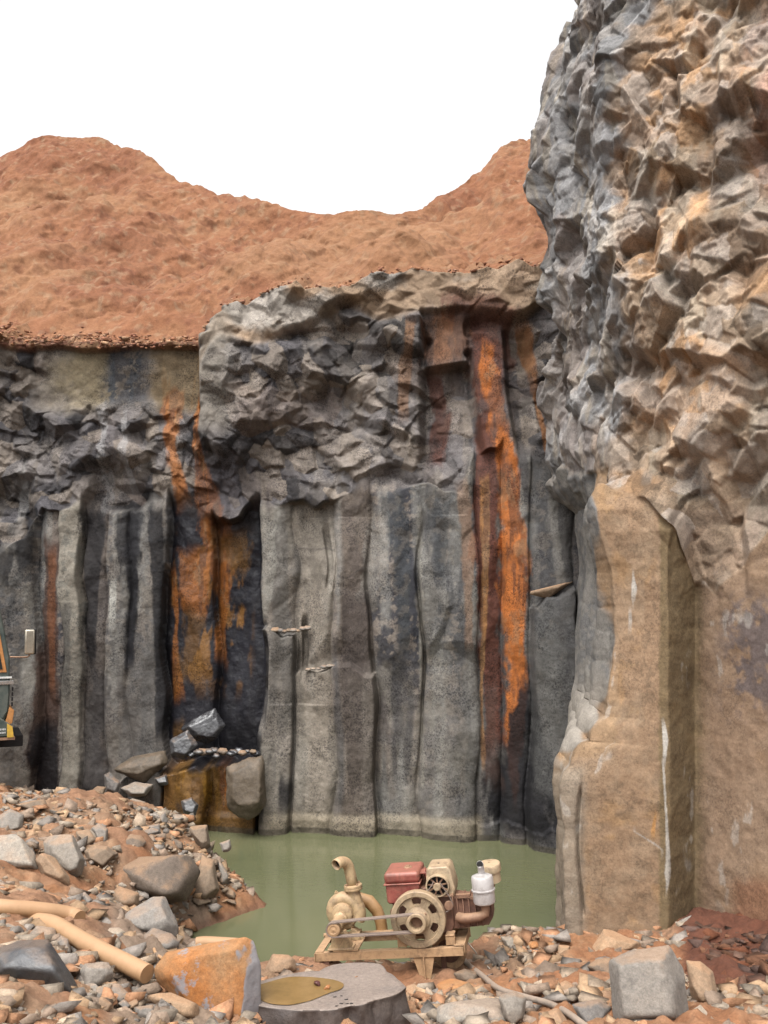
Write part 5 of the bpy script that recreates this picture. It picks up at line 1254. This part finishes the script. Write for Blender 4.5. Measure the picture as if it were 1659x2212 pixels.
# ------------------------------------------------------------------ pipes, hose, stick
def laid(pix, r, lift=.0):
    out = []
    for u, v in pix:
        uu = min(max(u, -60), 1700); Y = hit(uu, min(v + r * 2152 / 9 * .6, 2260)) or 8
        out.append(at(u, v, Y))
    return out
def pipe(name, label, cat, pts, r, mat, solid=True, n=28):
    m = MB(); m.tube(pts, r, n, caps=not solid); o = m.build(name, mat)
    if solid:
        s_ = o.modifiers.new('solid', 'SOLIDIFY'); s_.thickness = .006; s_.offset = -1
    return tag(o, label, cat)
def yz(u, v, Y): return at(u, v, Y)
pipe('pipe', 'short tan pipe end poking in from the left edge above the long bent pipe', 'pipe', smooth_path([at(u_, v_, hit(max(u_, 5), v_ + 14) - .25) for u_, v_ in ((-60, 1950), (0, 1959), (90, 1966), (150, 1975), (172, 1984))]), .058, PM['pipe'], False)
pipe('pipe', 'long bent tan pipe lying down the rubble at left', 'pipe', smooth_path([at(48, 1986, 7.9), at(75, 1990, 7.8), at(115, 1996, 7.65), at(160, 2022, 7.4), at(210, 2050, 7.15), at(260, 2075, 7.0), at(318, 2104, 6.85)]), [.045] + [.055] * 8 + [.062] * 40, PM['pipe'], False)
pipe('pipe', 'cream pipe end showing behind the orange-stained boulder', 'pipe', smooth_path([at(424, 2038, 8.4), at(440, 2036, 8.4), at(470, 2037, 8.4), at(520, 2040, 8.4)]), [.03] + [.048] * 40, PM['pipe'], False)
hp = HP
hpts = []
for u, v in hp:
    Y = hit(u, min(v + 10, 2225)) or 7; hpts.append(at(u, v, Y - .12))
pipe('hose', 'grey hose snaking from the pump frame over the rubble to the bottom edge', 'hose', smooth_path(hpts), .022, PM['hose'], False)
sp = []
for u, v in [(1003, 2027), (1022, 2050), (1040, 2074), (1062, 2097)]:
    Y = hit(u, v) or 8; sp.append(at(u, v, min(Y, 9.2) - .08))
pipe('stick', 'thin whitish stick leaning from the pump frame onto the rubble', 'stick', smooth_path(sp), .006, PM['white'], False)
sp = [at(*fA(905, 1005), 7.9), at(*fA(920, 1035), 7.8), at(*fA(955, 1062), 7.7)]
pipe('stick', 'short orange cane stub beside the orange-stained boulder', 'stick', smooth_path(sp), .012, PM['pipe'], False)

# ------------------------------------------------------------------ lorry at the left edge
def lorry():
    Y0 = 12.2
    base = at(-300, 1722, Y0); gz_ = 1.05
    xf = at(24, 1500, Y0).x             # front of the cab
    root = empty('lorry', (xf, Y0, gz_), (0, 0, R(24))); tag(root, 'dark green lorry cab with long wing mirror at the left edge', 'lorry')
    z = lambda v, yy=Y0: at(0, v, yy).z - gz_
    X = lambda u: at(u, 1400, Y0).x - xf
    zt, zw0, zw1 = z(1225), z(1445), z(1350)
    # side profile in x,z: nose slopes
    prof = [(-1.75, z(1588)), (-1.75, zt), (X(-40), zt), (X(-8), z(1290)), (X(8), z(1350)), (X(22), z(1420)), (X(24), z(1480)), (X(24), z(1530)), (X(14), z(1560)), (-.9, z(1560)), (-.95, z(1588))]
    MB().prism(prof, 'y', 0, 2.1).build('cab_body', PM['green'], root, .02)
    # window with orange frame
    wf = [(-1.2, z(1450)), (-1.2, z(1290)), (X(-20), z(1290)), (X(-4), z(1345)), (X(17), z(1452)), ]
    w1 = MB().prism(wf, 'y', -.012, .0).build('door_window', PM['orange'], root, .004)
    MB().prism([(-1.15, z(1446)), (-1.15, z(1300)), (X(-24), z(1300)), (X(-10), z(1350)), (X(8), z(1445))], 'y', -.02, -.0125).build('glass', PM['glass'], w1)
    MB().box((-.6, -.012, z(1463)), (1.2, .02, .02)).build('window_seal', PM['letter'], root)
    dr = MB().prism([(-1.3, z(1470)), (X(20), z(1470)), (X(22), z(1500)), (X(20), z(1535)), (X(6), z(1560)), (-1.3, z(1560))], 'y', -.014, 0).build('door', PM['green'], root, .006)
    MB().box((-.45, -.02, z(1474)), (.95, .012, .045)).build('trim_strip', PM['chrome'], dr, .003)
    m = MB()
    for k in range(4): m.box((X(30), .05, z(1489 + k * 11)), (.02, .03, .045))
    m.build('hinge_bar', PM['black'], root, .003)
    MB().prism([(X(24), z(1527)), (X(34), z(1535)), (X(31), z(1562)), (X(14), z(1574))], 'y', 0, .5).build('indicator_lamp', PM['orange'], root, .006)
    bp = MB().prism([(-1.4, z(1590)), (-1.4, z(1540)), (X(-6), z(1540)), (X(24), z(1562)), (X(30), z(1568)), (X(30), z(1588))], 'y', -.10, 2.2).build('bumper', PM['green'], root, .008)
    MB().prism([(X(19), z(1560)), (X(30), z(1567)), (X(33), z(1590)), (X(20), z(1590))], 'y', -.112, -.1005).build('yellow_edge', PM['yellow'], bp)
    MB().box((-.6, .2, z(1593)), (1.3, .6, .03)).build('bumper_underside', PM['rust'], root)
    m = MB()
    for r_ in range(2):
        for k in range(5): m.box((X(4 + k * 2.9), -.105, z(1572.5 + r_ * 7)), (.009, .004, .022 if (k + r_) % 2 else .018))
    m.build('lettering', PM['letter'], bp)
    # mirror
    mr = MB().box((X(61.5), -.02, z(1387)), (.118, .05, .30)).build('wing_mirror', PM['mirror'], root, .02); mr.modifiers['bevel'].segments = 4
    MB().box((X(64), .012, z(1387)), (.13, .03, .31)).build('mirror_shell', PM['black'], mr, .012)
    MB().tube([Vector((X(22), 0, z(1419))), Vector((X(45), -.01, z(1420))), Vector((X(58), -.01, z(1420))), Vector((X(62), -.01, z(1416))), Vector((X(62), -.01, z(1406)))], .010, 10).build('mirror_arm', PM['rust'], mr)
    # rest of the lorry, outside the photo
    MB().box((-1.4, 1.05, z(1600) - .1), (3.2, .8, .14)).build('chassis', PM['black'], root, .01)
    for yy in (.12, 1.98):
        w_ = MB().lathe([(.28, -.13), (.44, -.13), (.48, -.10), (.48, .10), (.44, .13), (.28, .13)], (-1.35, yy, .45), (0, 1, 0), 40, closed=True).build('wheel', PM['tyre'], root)
        MB().lathe([(.29, -.06), (.29, .06)], (-1.35, yy, .45), (0, 1, 0), 30).build('rim', PM['rust'], w_)
lorry()
